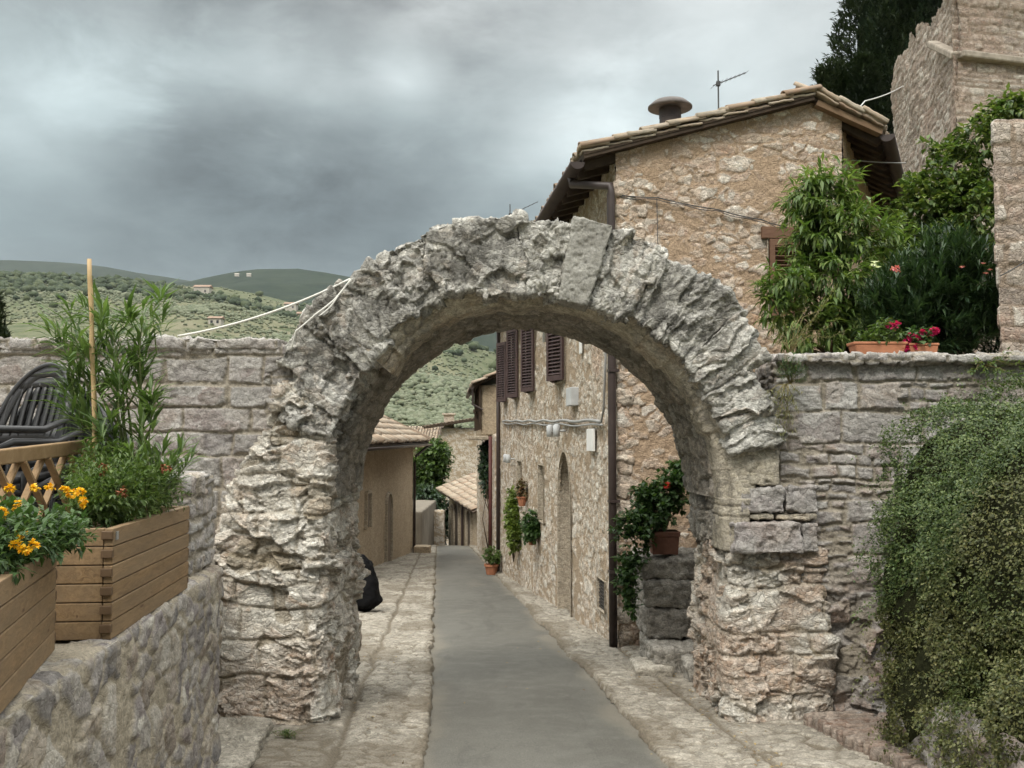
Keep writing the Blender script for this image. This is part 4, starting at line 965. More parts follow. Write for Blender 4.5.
# gutters and downpipes
def gutter(a, b, r, mat, parent):
    a, b = np.array(a, float), np.array(b, float); d = nrm(b-a); sx = nrm(np.cross(d, (0, 0, 1.))); n = 10; V = []
    for p in (a, b):
        for rr_ in (r, r-.008): V += [p+sx*rr_*math.cos(math.pi+k*math.pi/n)+np.array((0, 0, 1))*rr_*math.sin(math.pi+k*math.pi/n) for k in range(n+1)]
    m = n+1; Fc = []
    for k in range(n): Fc += [(k, k+1, 2*m+k+1, 2*m+k), (m+k, 3*m+k, 3*m+k+1, m+k+1), (k, m+k, m+k+1, k+1), (2*m+k, 2*m+k+1, 3*m+k+1, 3*m+k)]
    Fc += [(0, 2*m, 3*m, m), (n, m+n, 3*m+n, 2*m+n)]
    V += [a+sx*r*math.cos(math.pi+k*math.pi/n)+np.array((0, 0, 1))*r*math.sin(math.pi+k*math.pi/n)-d*.002 for k in range(n+1)]
    Fc += [tuple(range(4*m, 5*m))]
    return mesh('gutter', np.array(V), Fc, mat, parent, smooth=True)
ge = gab(0, ZB-.02)-s2*(OV+.07); gutter(ge+gout*.1, ge+fdir*(FL+.2), .085, BROWN, house)
mb = MB(); p0 = ge+fdir*.35+(0, 0, -.07); wl = fac(.03, ZB-.52, .075)+gout*.10
path = [p0, p0+(0, 0, -.08), wl+(0, 0, .10), wl, wl+(0, 0, -1), fac(.03, 1.5, .075)+gout*.1, fac(.03, float(zst(11.6))+.03, .075)+gout*.1]
mb.tube(path, .048, 12); mb.build('downpipe', BROWN, house, smooth=True)
mb = MB()
for z in (3.9, 2.4, .9, .1):
    mb = MB(); mb.box(fac(.03, z, .06)+gout*.1, (.125, .125, .03), np.stack((gdir, -gout, (0, 0, 1)), 1)); mb.build('pipe_bracket', BROWN, house)
mb = MB(); q0 = fac(FL-.25, 0, .07); mb.tube([q0+(0, 0, ZB-.2), q0+(0, 0, float(zst(25.8)))], .05, 10); mb.build('downpipe', BROWN, house, smooth=True)
E1e = E0+(0, 0, -.01); gutter(E1e+gout*.12-sl*.06, E1e-sl*.06+edir*8.5, .085, BROWN, house)
# cables and fittings on the house
def rope(pts, sag=0.0, n=10):
    o = []
    for a, b in zip(pts[:-1], pts[1:]):
        a, b = np.array(a, float), np.array(b, float)
        o += [a+(b-a)*k/n-np.array((0, 0, sag*4*(k/n)*(1-k/n))) for k in range(n)]
    return o+[np.array(pts[-1], float)]
CABLE = plain('grey_cable', (.30, .30, .29), .6, .3, .15, 9); DCABLE = plain('dark_cable', (.07, .07, .07), .6, .3, .15, 9)
mb = MB(); mb.tube([fac(uY(Y), 1.6+.019*Y+.012*math.sin(Y*3), .06) for Y in np.linspace(12.3, 24.6, 40)], .022, 6); mb.tube([fac(uY(Y), 1.55+.0185*Y+.015*math.sin(Y*2.1), .055) for Y in np.linspace(12.2, 24.6, 40)], .014, 6)
mb.tube([fac(uY(12.25), 1.82, .06), fac(uY(12.1), 1.95, .06), fac(uY(12.0), 2.6, .05), fac(uY(11.95), 4.2, .05)], .016, 6); mb.build('cable', CABLE, house, smooth=True)
mb = MB(); k = rope([fac(.03, 4.49, .08)+gout*.02, gab(.5, 4.44, .05), gab(1.2, 4.32, .05), gab(1.75, 4.21, .05), gab(2.05, 4.13, .06)], .012); mb.tube(k, .007, 5); mb.tube([p+np.array((0, 0, -.022+.008*math.sin(i))) for i, p in enumerate(k)], .005, 5); mb.build('cable', DCABLE, house, smooth=True)
mb = MB(); mb.tube(rope([gab(.48, 4.43, .04), gab(.485, 4.0, .04), gab(.49, 3.5, .04)]), .005, 5); mb.build('cable', DCABLE, house)
mb = MB(); M = np.stack((fdir, fout, (0, 0, 1)), 1)
mb.box(fac(uY(14.35), 2.22, .06), (.42, .12, .26), M); o = mb.build('meter_box', GREYP, house, bevel=.01); o['label'] = 'pale junction box fixed below the windows'
mb = MB(); mb.box(fac(uY(13.02), 1.60, .045), (.46, .03, .29), M); mb.build('sign_plate', WHITEP, house, bevel=.006)
for Y, z in ((15.9, 1.74), (15.2, 1.74), (22.9, 1.18), (22.3, 1.18)):
    mb = MB(); p = fac(uY(Y), z, 0); mb.tube([p, p+fout*.16], .016, 8); mb.lathe([(.0, -.09), (.05, -.09), (.055, .08), (.02, .10), (0, .10)], p+fout*.16, 14); mb.build('wall_lamp', GREYP, house, smooth=True)
mb = MB(); mb.tube([fac(uY(17.3), 3.3, .05), fac(uY(17.3), 4.8, .05)], .03, 8); mb.build('vent_pipe', GREYP, house, smooth=True)
mb = MB(); mb.box(fac(uY(13.8), 3.0, .035), (.16, .02, .42), M); mb.build('sign_plate', WHITEP, house, bevel=.005)
# cowl over the flue and roof aerial
cwl = P(670, 105, 13.4); mb = MB(); mb.lathe([(.145, -.75), (.145, -.12), (.15, -.12), (.15, .0), (.0, .0)], cwl+(0, 0, -.06), 24); ck = mb.build('flue', BROWN, house, smooth=False)
mb = MB(); mb.lathe([(.0, .03), (.28, -.03), (.30, -.02), (.30, .005), (.22, .075), (.06, .125), (0, .13)], cwl+(0, 0, -.03), 32); mb.build('cowl', plain('rusty_cowl_metal', (.10, .085, .075), .6, .3, .3, 9), ck, smooth=True)
def aerial(name, label, base, h, boom, el, s=1.0, rot=0):
    a = thing(name, label, 'aerial', base); base = np.array(base); mt = DCABLE
    mb = MB(); mb.tube([base, base+(0, 0, h)], .013*s, 6); mb.build('mast', mt, a)
    top = base+(0, 0, h*.78); d = nrm(np.array((math.cos(rot), math.sin(rot), el))); mb = MB(); mb.tube([top-d*boom*.18, top+d*boom], .008*s, 5)
    side = nrm(np.cross(d, (0, 0, 1.)))
    for k in range(8):
        p = top+d*boom*(-.12+.16*k); l = (.16-.010*k)*s; mb.tube([p-side*l, p+side*l], .004*s, 4)
    mb.build('boom', mt, a)
    mb = MB(); mb.box(top+(0, 0, .0), (.06*s, .06*s, .07*s)); mb.build('clamp', mt, a)
b0 = P(718.5, 108, 15.5); aerial('roof_aerial', 'thin television aerial on the ridge right of the round flue cowl', b0+(0, 0, -.35), .95, .52, .45, 1.0, .2)
b0 = P(510, 235, 27); aerial('roof_aerial', 'small spidery aerial just showing over the top of the arch', b0+(0, 0, -.5), 1.35, .85, .5, 1.2, .1)
# ------------------------------------------------------------------ farther buildings down the street
PLAST = stone_mat('tan_stucco', [(.36, .285, .195), (.40, .32, .22), (.345, .27, .185)], (.36, .28, .19), (.22, .175, .125), (.50, .72), .5, (.42, .35, .26), .5, .006)
OLDWALL = stone_mat('pale_house_stone', [(.38, .31, .23), (.48, .42, .34), (.58, .53, .45), (.44, .35, .25), (.62, .58, .51)], (.37, .29, .20), (.24, .19, .14), (.56, .75), .4, (.58, .53, .46), .4, .012)
def flatfn(sd): return lambda V, Nn: (.01*fbm(V*2, 3, sd)+.006*fbm(V*8, 3, sd+1), np.stack((.5+.4*fbm(V*1.3, 3, sd+2), np.zeros(len(V)), np.zeros(len(V))), 1))
def rubfn(sd, su=.3, sv=.16, flush=.35):
    def fn(V, Nn):
        u, v = plan_uv(V, Nn); h, A = facade_pat(V, u, v, sd, (su, sv), lambda a, b, e, n: np.clip(flush+.5*e, 0, 1)); return h*1.2, A
    return fn
# stucco house on the left
lh = thing('stucco_house', 'tan stucco house with hipped tile roof on the left of the lane', 'house', (-3.85, 29, float(zst(29))))
WX = lambda Y: -3.98+.0185*(Y-22)
Yn, Yf, ze = 20.5, 37.5, 1.36
solid('wall', (-8.5, Yn, -3.2), (0, Yf, ze), (.1, .06, .05), flatfn(801), PLAST, lh, .03, lambda V: np.stack((V[:, 0]+WX(V[:, 1]), V[:, 1], V[:, 2]), 1))
def lframe(u, z, w=0): return np.array((WX(u)+w, u, z))
for u0, u1, z0, zt, nm in ((30.3, 31.5, float(zst(31)), -.02, 'door'), (26.6, 27.3, -.75, .2, 'window')):
    poly = archpoly(u0, u1, z0, zt-.45, zt) if nm == 'door' else rect(u0, u1, z0, zt)
    mb = MB(); n = len(poly); mb.add([lframe(u, z, .03) for u, z in poly], [tuple(range(n))]); 
    mb.prism([(u, z) for u, z in poly], (WX((u0+u1)/2)-.02, 0, 0), (0, 1, 0), (0, 0, 1), (1, 0, 0), .045); mb.f.pop(0); mb.build(nm, plain('old_grey_wood_'+nm, (.17, .135, .10), .8, .2, .25, 9), lh)
    mb = MB(); fr = [(u, z) for u, z in poly]
    for (a, b), (c, d) in zip(fr[1:], fr[2:]+fr[:1]): mb.beam(lframe(a, b, .03), lframe(c, d, .03), .07, .10, up=(1, 0, 0))
    mb.build(nm+'_frame', REVEAL, lh)
eX = lambda Y: WX(Y)+.52
c_near, c_far = np.array((eX(Yn-.4), Yn-.4, ze+.10)), np.array((eX(Yf), Yf+.6, ze+.16)); r_far = np.array((-5.45, 34.8, 2.72)); r_near = np.array((-5.45, Yn-.4, 2.66)); wl_far = np.array((-8.9, Yf+.6, ze+.1)); wl_near = np.array((-8.9, Yn-.4, ze+.1))
mb = MB()
for pl in ([c_near, c_far, r_far, r_near], [c_far, wl_far, r_far], [wl_far, wl_near, r_near, r_far]):
    n = len(pl); mb.add([*pl, *[p+np.array((0, 0, -.09)) for p in pl]], [tuple(range(n)), tuple(range(n, 2*n))[::-1]]+[(k, n+k, n+(k+1) % n, (k+1) % n) for k in range(n)])
lr_ = mb.build('roof', DKWOOD, lh)
e1 = nrm(c_far-c_near); L1 = np.linalg.norm(c_far-c_near); up_ = nrm((r_near-c_near)-e1*np.dot(r_near-c_near, e1)); HL = np.linalg.norm((r_near-c_near)-e1*np.dot(r_near-c_near, e1))
rl_ = np.dot(r_far-c_near, e1)
tiled('tiles', c_near+(0, 0, .0), e1, up_, int(L1/.215), int(HL/.36)+1, lr_, 12, lambda x, y: x < L1-(L1-rl_)*y/HL and y < HL-.2)
mb = MB(); n_ = 26
for k in range(n_):
    a = c_far+(r_far-c_far)*(k/n_)+(0, 0, .10); b = c_far+(r_far-c_far)*((k+1.25)/n_)+(0, 0, .13); mb.tube([a, b], [.11, .09], 8)
mb.build('hip_tiles', TILE, lr_)
gutter(c_near+(.07, 0, -.06), c_far+(.07, .0, -.06), .075, BROWN, lh)
mb = MB(); p = np.array((WX(Yf-.15)+.07, Yf-.15, 0)); mb.tube([c_far+(.05, -.5, -.12), p+(0.05, 0, ze-.35), p+(0, 0, ze-.6), p+(0, 0, float(zst(Yf))+.02)], .05, 8); mb.build('downpipe', BROWN, lh, smooth=True)
mb = MB(); p = np.array((WX(Yf-.8)+.4, Yf-.3, float(zst(Yf)))); mb.box(p+(0, 0, .12), (.6, .7, .42)); tag(mb.build('stone_block', PLAST, None, bevel=.04), 'low pale stone block at the far corner of the stucco house', 'block')

# narrow house with a timber gallery after the tall house
nh = thing('gallery_house', 'narrow house with upper timber gallery beyond the tall stone house', 'house', (-.8, 30, float(zst(30))))
BX = lambda Y: -.47-.0633*(Y-26.6)
solid('wall', (0, 26.4, -4.2), (5, 42, 1.75), (.12, .06, .05), rubfn(821, .24, .13, .1), HOUSEM, nh, .05, lambda V: np.stack((V[:, 0]+BX(V[:, 1]), V[:, 1], V[:, 2]), 1))
solid('gallery', (-.30, 28.2, 1.72), (4, 33.5, 3.15), (.12, .07, .06), flatfn(831), PLAST, nh, .02, lambda V: np.stack((V[:, 0]+BX(V[:, 1]), V[:, 1], V[:, 2]), 1))
mb = MB()
for Y in np.linspace(28.2, 33.3, 8): mb.box((BX(Y)-.33, Y, 2.55), (.06, .13, 1.3))
mb.box((BX(31)-.33, 31, 2.42), (.05, 5.2, .09)); mb.build('gallery_posts', DKWOOD, nh)
mb = MB()
for Y in (28.6, 30.8): mb.box((BX(Y)-.31, Y+.5, 2.15), (.05, .8, .55))
mb.build('gallery_panel', OLDSH, nh)
mb = MB(); mb.box((BX(31)-.18, 30.8, 1.66), (.55, 5.6, .12)); mb.build('gallery_floor', REVEAL, nh, bevel=.03)
ro_ = np.array((BX(28)-.52, 28.0, 3.10)); ru = nrm(np.array((1, 0, .42))); rfp = slab('roof', ro_, np.array((-.0633, 1, 0)), ru, 6.2, 2.6, .06, DKWOOD, nh)
tiled('tiles', ro_+(0, 0, .04), nrm(np.array((-.0633, 1, 0))), ru, 28, 7, rfp, 14)
gutter(ro_+(-.05, 0, -.02), ro_+(-.05-.39, 6.2, -.02), .07, BROWN, nh)
mb = MB(); mb.tube([ro_+(-.02, .1, -.05), ro_+(-.02, .1, -.5), ro_+(.25, .1, -.65)], .035, 8); mb.build('downpipe', BROWN, nh)
mb = MB(); mb.tube([(BX(26.9)-.09, 26.9, 1.7), (BX(26.9)-.09, 26.9, float(zst(26.9)))], .05, 10); mb.build('downpipe', plain('rusty_pipe', (.09, .03, .025), .6, .3, .2, 8), nh, smooth=True)

# low tiled house, tall pale house and garden wall at the bend
sh = thing('low_tiled_house', 'low house with sloping tile roof and dark doors at the bend of the lane', 'house', (-2.4, 46, -3.3))
LX = lambda Y: -2.25-.055*(Y-44)
p0, p1 = P(449, 545, 50.5), P(477, 545, 44.5)
dr_ = nrm(np.array((p1[0]-p0[0], p1[1]-p0[1], 0))); nrv = np.array((dr_[1], -dr_[0], 0)); LL = np.linalg.norm((p1-p0)[:2])+1.2
base = np.array((p0[0], p0[1], 0))
def lowf(u, z, w=0): return base+dr_*u+nrv*w+np.array((0, 0, z))
mb = MB(); topz = lambda u: P(449, 492, 50.5)[2]+.25*0; zt0, zt1 = P(449, 489, 50.5)[2], P(477, 507, 44.5)[2]
mb.prism([(0, -6), (LL, -6), (LL, zt1-.05), (0, zt0)], lowf(0, 0), dr_, (0, 0, 1), -nrv, 4.5); mb.build('wall', PLAST, sh)
for u0, u1, z1 in ((.45, .95, zt0-.75), (1.55, 2.6, zt0-.55), (4.4, 5.3, zt1-.2)):
    mb = MB(); mb.prism(archpoly(u0, u1, -5, z1-.35, z1), lowf(0, 0, .03), dr_, (0, 0, 1), -nrv, .05); mb.build('door', plain('dark_door_wood', (.075, .058, .042), .8, .2, .2, 9), sh)
    mb = MB(); pl = archpoly(u0, u1, -5, z1-.35, z1)
    for (a, b), (c, d) in zip(pl[1:], pl[2:]+pl[:1]): mb.beam(lowf(a, b, .035), lowf(c, d, .035), .08, .14, up=nrv)
    mb.build('door_frame', REVEAL, sh)
e1 = nrm(lowf(LL, zt1)-lowf(0, zt0)); upv = nrm(np.array((-nrv[0]*1, -nrv[1]*1, .38))); o_ = lowf(-.5, zt0+.12, .55)-(0, 0, .22)
rs = slab('roof', o_, e1, upv, LL+1, 4.6, .07, DKWOOD, sh); tiled('tiles', o_+(0, 0, .04), e1, upv, int((LL+.9)/.215), 12, rs, 15)
mb = MB(); mb.tube([lowf(3.6, zt0-.4, .1), lowf(3.6, -5, .1)], .06, 8); mb.build('downpipe', BROWN, sh)

th_ = thing('pale_stone_house', 'tall pale stone house closing the view at the foot of the lane', 'house', (-3.4, 60, -6))
x0, x1 = P(441, 440, 60)[0], P(496, 440, 60)[0]; zt = P(460, 428, 60)[2]
solid('wall', (x0, 60, -8), (x1, 66, zt), (.06, .1, .06), rubfn(851, .26, .13, .05), OLDWALL, th_, .05)
ob = np.array((x0-1.0, 59.5, zt-.05)); e1 = nrm(np.array((1, 0, .16))); upv = nrm(np.array((0, 1, .02))); rs = slab('roof', ob, e1, upv, x1-x0+1.6, 5, .12, DKWOOD, th_); tiled('tiles', ob+(0, 0, .06), e1, upv, int((x1-x0+1.5)/.215), 12, rs, 16)
for px, Yc in ((449, 61.5),):
    p = P(px, 424, Yc); mb = MB(); mb.box(p+(0, 0, -.2), (.6, .6, 1.5)); mb.box(p+(0, 0, .6), (.8, .8, .12)); mb.build('chimney', OLDWALL, th_, bevel=.03)
ch = thing('cream_house', 'cream house with tile roof half hidden behind the bushy tree', 'house', (-9, 72, -9))
x0, x1 = P(404, 440, 72)[0], P(442, 440, 72)[0]; zt = P(430, 449, 72)[2]
mb = MB(); mb.box(((x0+x1)/2, 75, zt-6), (x1-x0, 6, 12)); mb.build('wall', plain('cream_plaster', (.52, .45, .34), .9, .1, .12, 1.5), ch)
ob = np.array((x0-.4, 71.4, zt)); rs = slab('roof', ob, np.array((1., 0, 0)), nrm(np.array((0, 1, .34))), x1-x0+.8, 5, .12, DKWOOD, ch); tiled('tiles', ob+(0, 0, .06), np.array((1., 0, 0)), nrm(np.array((0, 1, .34))), 13, 13, rs, 17)
for px in (418,):
    p = P(px, 462, 71.98); mb = MB(); mb.box(p, (.5, .1, .75)); mb.build('window', VOID, ch)
gw = solid('garden_wall', (P(414, 500, 49)[0], 40.5, -8), (P(437.5, 500, 49)[0]-.0, 49.5, P(425, 499, 49)[2]), (.09, .09, .06), flatfn(861), plain('grey_render', (.17, .148, .118), .9, .1, .2, 1.2), None, .05)
tag(gw, 'grey rendered garden wall below the bushy tree at the bend', 'wall')
pz = P(440, 500, 47.5); gp = solid('gate_post', (pz[0]-.25, 46.8, -7), (pz[0]+.25, 47.4, P(440, 510, 47.5)[2]), .05, rubfn(871, .3, .2, .2), OLDWALL, None, .05); tag(gp, 'square stone gate post beside the grey garden wall', 'post')

# stone stair block under the terracotta trough, behind the right pier
STEPM = stone_mat('stair_stone', [(.22, .20, .175), (.30, .275, .235), (.36, .335, .29)], (.2, .175, .145), (.11, .10, .09), (.5, .7), .55, (.36, .34, .30), .6, .008)
stp = thing('stone_stair', 'dark mossy stone block stair inside the arch on the right', 'stair', (1.6, 10.3, -.72))
for k, (lo, hi) in enumerate((((1.34, 10.2, -.40), (2.02, 11.3, -.10)), ((1.35, 10.22, -.095), (2.05, 11.3, .17)), ((1.33, 10.24, .175), (2.05, 11.3, .40)), ((1.36, 9.75, -1.0), (2.1, 10.75, -.405)), ((1.62, 9.3, -1.0), (2.1, 9.9, -.46)))):
    o = solid('step' if k > 2 else 'block', lo, hi, .018, fcut(881+k*3, 1.4, .3+.15*k), STEPM, stp, .04)
sl_ = solid('doorstep', (1.17, 9.55, -.9), (1.52, 10.15, -.555), .013, fcut(895, .8, .9), PAVE, None, .025, lambda V: np.stack((V[:, 0], V[:, 1], V[:, 2]-.05*(V[:, 1]-9.85)), 1)); tag(sl_, 'low pale stone slab on the paving before the stair', 'step')

# black sack slumped behind the left pier
SACK, t, b = newmat('black_plastic', .8, .1); b.inputs['Base Color'].default_value = (.006, .006, .0065, 1); bump(t, b, noise(t, 14, 4, .6, objco(t), 1.5), .5, .03)
base = P(366.5, 611, 15.6); c0, q0 = lattice(20, 20, 30); V = rounded(c0, (-.21, -.22, 0), (.21, .22, .84), .2)
hz = V[:, 2]/.82; k = (1-.42*hz**1.4)+.14*np.exp(-((hz-.3)/.2)**2); V = V*np.stack((k, k, np.ones(len(V))), 1); V[:, 0] -= .10*hz*hz; V = V+base
Nn = vnormals(V, q0); V = V+Nn*(.035*ridged(V*4, 3, 5)*.6+.02*fbm(V*9, 3, 6))[:, None]
tag(mesh('rubbish_sack', V, q0, SACK), 'tall black plastic rubbish sack slumped behind the left pier', 'sack')

# ------------------------------------------------------------------ castle tower and masonry on the right
TOWM = stone_mat('tower_stone', [(.24, .185, .15), (.34, .275, .225), (.44, .38, .315), (.28, .20, .155), (.60, .56, .49), (.36, .27, .21)], (.33, .26, .20), (.17, .14, .11), (.56, .75), .4, (.52, .47, .41), .3, .016, warm=(.33, .20, .14))
tw = thing('castle_tower', 'ruined polygonal stone tower rising above the garden at top right', 'tower', (10, 20, 4))
c1 = P(958, 60, 17.2); l1 = P(893, 60, 23.5); r1_ = np.array((13.5, 18.6, 0))
def tface(name, a, b, z0, z1, topf, sd, pr=0.0):
    a, b = np.array((a[0], a[1], 0.)), np.array((b[0], b[1], 0.)); L = np.linalg.norm(b-a); d = (b-a)/L; nn = np.array((d[1], -d[0], 0))
    us = np.arange(-.12, L+.12, .032); zs = np.arange(z0, z1, .030); U, Z = np.meshgrid(us, zs, indexing='ij'); U = U.ravel(); Z = Z.ravel(); V = a+U[:, None]*d+Z[:, None]*np.array((0, 0, 1.))
    p = np.stack((U*2, Z*2, U*0), 1); e, b1, b2, b3 = courses(U, Z, sd, (.09, .17), (.18, .5), .04, 2.0)
    n1 = fbm(p*.4, 4, sd+1); f, r = facet(V*np.array((5, 5, 8)), sd+2, 1.0)
    h = .016*sst(0, .03, e)+.022*(b1-.5)+.012*f+.06*n1+.008*fbm(V*14, 3, sd+3)+pr
    A = np.stack((np.clip(.0+1.0*b1+.2*(r-.5), 0, 1), np.clip((1-sst(.006, .02, e))*.9+.25*sst(.2, .6, n1), 0, 1), .6*sst(.3, .8, fbm(p*.7, 3, sd+5))), 1)
    q = gridf(len(us), len(zs)); uc, zc = U[q].mean(1), Z[q].mean(1); keep = zc < topf(uc/L)+.18*fbm(np.stack((uc*2.2, uc*0, zc*0), 1), 4, sd+7)
    return mesh(name, V+nn*h[:, None], q[keep], TOWM, tw, A)
ztop = lambda px, py, Y: P(px, py, Y)[2]
zl = ztop(897, 62, 23.5); zc_ = ztop(935, -8, 19.5)
tface('wall', l1, c1, 2, 14.5, lambda s: np.interp(s, [0, .08, .4, .8, 1.], [10.15, 10.45, 10.3, 9.75, 9.9]), 911)
tface('wall', c1, r1_, 2, 14.5, lambda s: 12.5+0*s, 921)
wg = MB(); a_, b_, c_ = [np.array((p[0], p[1], 0)) for p in (l1, c1, r1_)]; bk = np.array((15, 27, 0)); bl = np.array((10.5, 28, 0))
ins = lambda p, f=.93: p+(np.array((12, 22, 0))-p)*(1-f)
pl = [ins(a_), ins(b_, .997), ins(c_), ins(bk), ins(bl)]; zt_ = [9.6, 9.2, 11.4, 10, 9.6]
wg.add([p+np.array((0, 0, 2)) for p in pl]+[p+np.array((0, 0, z)) for p, z in zip(pl, zt_)], [(4, 3, 2, 1, 0), (5, 6, 7), (5, 7, 8), (5, 8, 9)]+[(k, (k+1) % 5, 5+(k+1) % 5, 5+k) for k in range(5)]); wg.build('core', TOWM, tw)
zs_ = P(957, 58, 17.2)[2]; mb = MB(); dl = nrm(a_-b_); dr2 = nrm(c_-b_)
for p, q_, L in ((b_, dr2, 2.6),):
    o_ = np.array((q_[1], -q_[0], 0)); o_ = o_ if o_[1] < 0 else -o_
    mb.beam(p+o_*.04+(0, 0, zs_+.04), p+q_*L+o_*.04+(0, 0, zs_+.0), .24, .13)
mb.beam(P(934, 45, 18.6)-np.array((.06, .05, 0)), b_+(-.04, -.06, zs_+.02), .2, .13); mb.build('string_course', plain('ledge_stone', (.30, .262, .215), .9, .1, .3, 7, .01), tw, bevel=.03)
# masonry stub closing the garden on the right
ms = solid('masonry_pier', (P(994, 250, 8.15)[0], 8.1, 1.9), (7.0, 8.6, P(1000, 122, 8.15)[2]), .0135, ashlar(941, (.12, .2), (.3, .8), .010, .6, warm=.4), TOWM, None, .03, lambda V: np.stack((V[:, 0]+.55*(V[:, 1]-8.1), V[:, 1], V[:, 2]), 1)); tag(ms, 'pinkish stone masonry pier closing the garden at the right edge', 'wall')
# rising ground behind
ax_, ay_ = np.meshgrid(np.linspace(4.5, 70, 90), np.linspace(13, 90, 100), indexing='ij'); ax_ = ax_.ravel(); ay_ = ay_.ravel()
az_ = 1.8+np.clip(ax_-5.5-.25*(ay_-12), 0, 60)*.28+.3*fbm(np.stack((ax_, ay_, ax_*0), 1)/5, 3, 4)
az_ = np.where(ax_ < 6+.3*(ay_-12), np.minimum(az_, 1.6-.07*(ay_-12)), az_)
tag(mesh('hillside', np.stack((ax_, ay_, az_), 1), gridf(90, 100), gm, org=(0, 0, 0)), kind='structure')
# ------------------------------------------------------------------ left terrace: planters, trellis, chairs
g = np.random.default_rng(77)
PW = {}
def planter_wood(name, ang):
    m, t, b = newmat(name, .65, .25)
    a = nd(t, 'ShaderNodeAttribute', attribute_name='st'); sp = nd(t, 'ShaderNodeSeparateColor'); t.links.new(a.outputs['Color'], sp.inputs[0])
    tcn = nd(t, 'ShaderNodeTexCoord'); mp = nd(t, 'ShaderNodeMapping'); mp.inputs['Rotation'].default_value = (0, 0, ang); mp.inputs['Scale'].default_value = (9, 1.1, 12)
    t.links.new(tcn.outputs['Object'], mp.inputs[0]); ad = nd(t, 'ShaderNodeVectorMath', operation='ADD'); t.links.new(mp.outputs[0], ad.inputs[0])
    sc = nd(t, 'ShaderNodeVectorMath', operation='SCALE'); sc.inputs['Scale'].default_value = 17; t.links.new(a.outputs['Color'], sc.inputs[0]); t.links.new(sc.outputs[0], ad.inputs[1])
    n = noise(t, 5, 6, .62, ad.outputs[0], 1.4); n2 = noise(t, 1.1, 3, .5, ad.outputs[0], .5)
    c = ramp(t, n, [(.28, (.10, .059, .028)), (.48, (.175, .11, .053)), (.7, (.245, .16, .083))])
    c = mixc(t, mrange(t, n2, .35, .7, 0, .6), c, (.115, .082, .05)); c = mixc(t, mmath(t, 'MULTIPLY', sp.outputs[0], .35), c, (.25, .185, .115))
    kn = nd(t, 'ShaderNodeTexVoronoi'); kn.inputs['Scale'].default_value = 1.0; m2 = nd(t, 'ShaderNodeMapping'); m2.inputs['Scale'].default_value = (.5, 2.2, 1.1); t.links.new(ad.outputs[0], m2.inputs[0]); t.links.new(m2.outputs[0], kn.inputs['Vector'])
    c = mixc(t, mrange(t, kn.outputs['Distance'], .05, .10, .85, 0), c, (.07, .035, .018))
    c = mixc(t, sp.outputs[1], c, (.085, .052, .028)); t.links.new(c, b.inputs['Base Color']); bump(t, b, n, .3, .003); return m
def planter(label, near, d, length, width, z0, z1, nplk):
    """near: front right corner on the ground plan; d: unit direction of the long side, going away"""
    d = np.array((d[0], d[1], 0.)); d /= np.linalg.norm(d); sd = np.array((-d[1], d[0], 0.)); near = np.array((near[0], near[1], 0.))   # sd: to the left
    ang = math.atan2(-d[0], d[1]); r = thing('planter_box', label, 'planter', near+sd*width/2+d*length/2+(0, 0, z0), 'wooden planter boxes on the parapet')
    matL = planter_wood('planter_long', -ang); matE = planter_wood('planter_end', -ang+math.pi/2); h = (z1-z0)/nplk; th = .034
    def planks(name, o, a, n, L, mat, front=True):
        mb = MB(); As = []; Mx = np.stack((n, a, (0, 0, 1)), 1)
        for k in range(nplk):
            mb.box(o+a*L/2+n*g.normal(0, .0012)+np.array((0, 0, z0+(k+.5)*h)), (th, L, h-.0035), Mx); As.append(np.tile((g.random(), 0, g.random()), (8, 1)))
        if 'end' in name:
            M = np.stack((sd, d, (0, 0, 1)), 1)
            for k in range(nplk):
                for s_ in (th/2+.003, width-th/2-.003): mb.box(near+sd*s_+d*(.001 if front else length-.001)+(0, 0, z0+k*h+h*.62), (th+.008, .03, h*.46), M); As.append(np.tile((.1, .9, .3), (8, 1)))
        return mesh(name, np.array(mb.v), mb.f, mat, r, np.concatenate(As), smooth=False, bevel=.0035)
    planks('side_panel', near+sd*th/2, d, sd, length, matL); planks('side_panel', near+sd*(width-th/2), d, sd, length, matL)
    planks('end_panel', near+sd*(th+.002)+d*th*.6, sd, d, width-2*th-.004, matE); planks('end_panel', near+sd*(th+.002)+d*(length-th*.6), sd, d, width-2*th-.004, matE, False)
    M = np.stack((sd, d, (0, 0, 1)), 1)
    mb = MB(); mb.box(near-sd*.004+d*.04+(0, 0, z1-h*.45), (.003, .03, h*.45), M); mb.build('bracket', plain('zinc', (.35, .36, .36), .4, .5, .15, 20, metal=.6), r)
    c0, q0 = lattice(26, 40, 3); V = rounded(c0, (.03, .03, 0), (width-.03, length-.03, (z1-z0)*.80), .03); V = near+V[:, :1]*sd+V[:, 1:2]*d+(V[:, 2]+z0+.015*fbm(V*9, 4, 5))[:, None]*np.array((0, 0, 1.))
    mesh('soil', V, q0, plain('potting_soil', (.045, .032, .022), .95, .1, .4, 20, .01), r)
    return r
planter('wooden planter box with leafy shrubs nearer the arch, end panel showing', (-1.505, 3.80), (-.104, 1), 1.32, .40, .85, 1.268, 6)
planter('wooden planter box cut by the left edge of view, with orange flowers', (-1.612+.28*1.35, 3.58-1.35), (-.28, 1), 1.38, .40, .862, 1.225, 5)

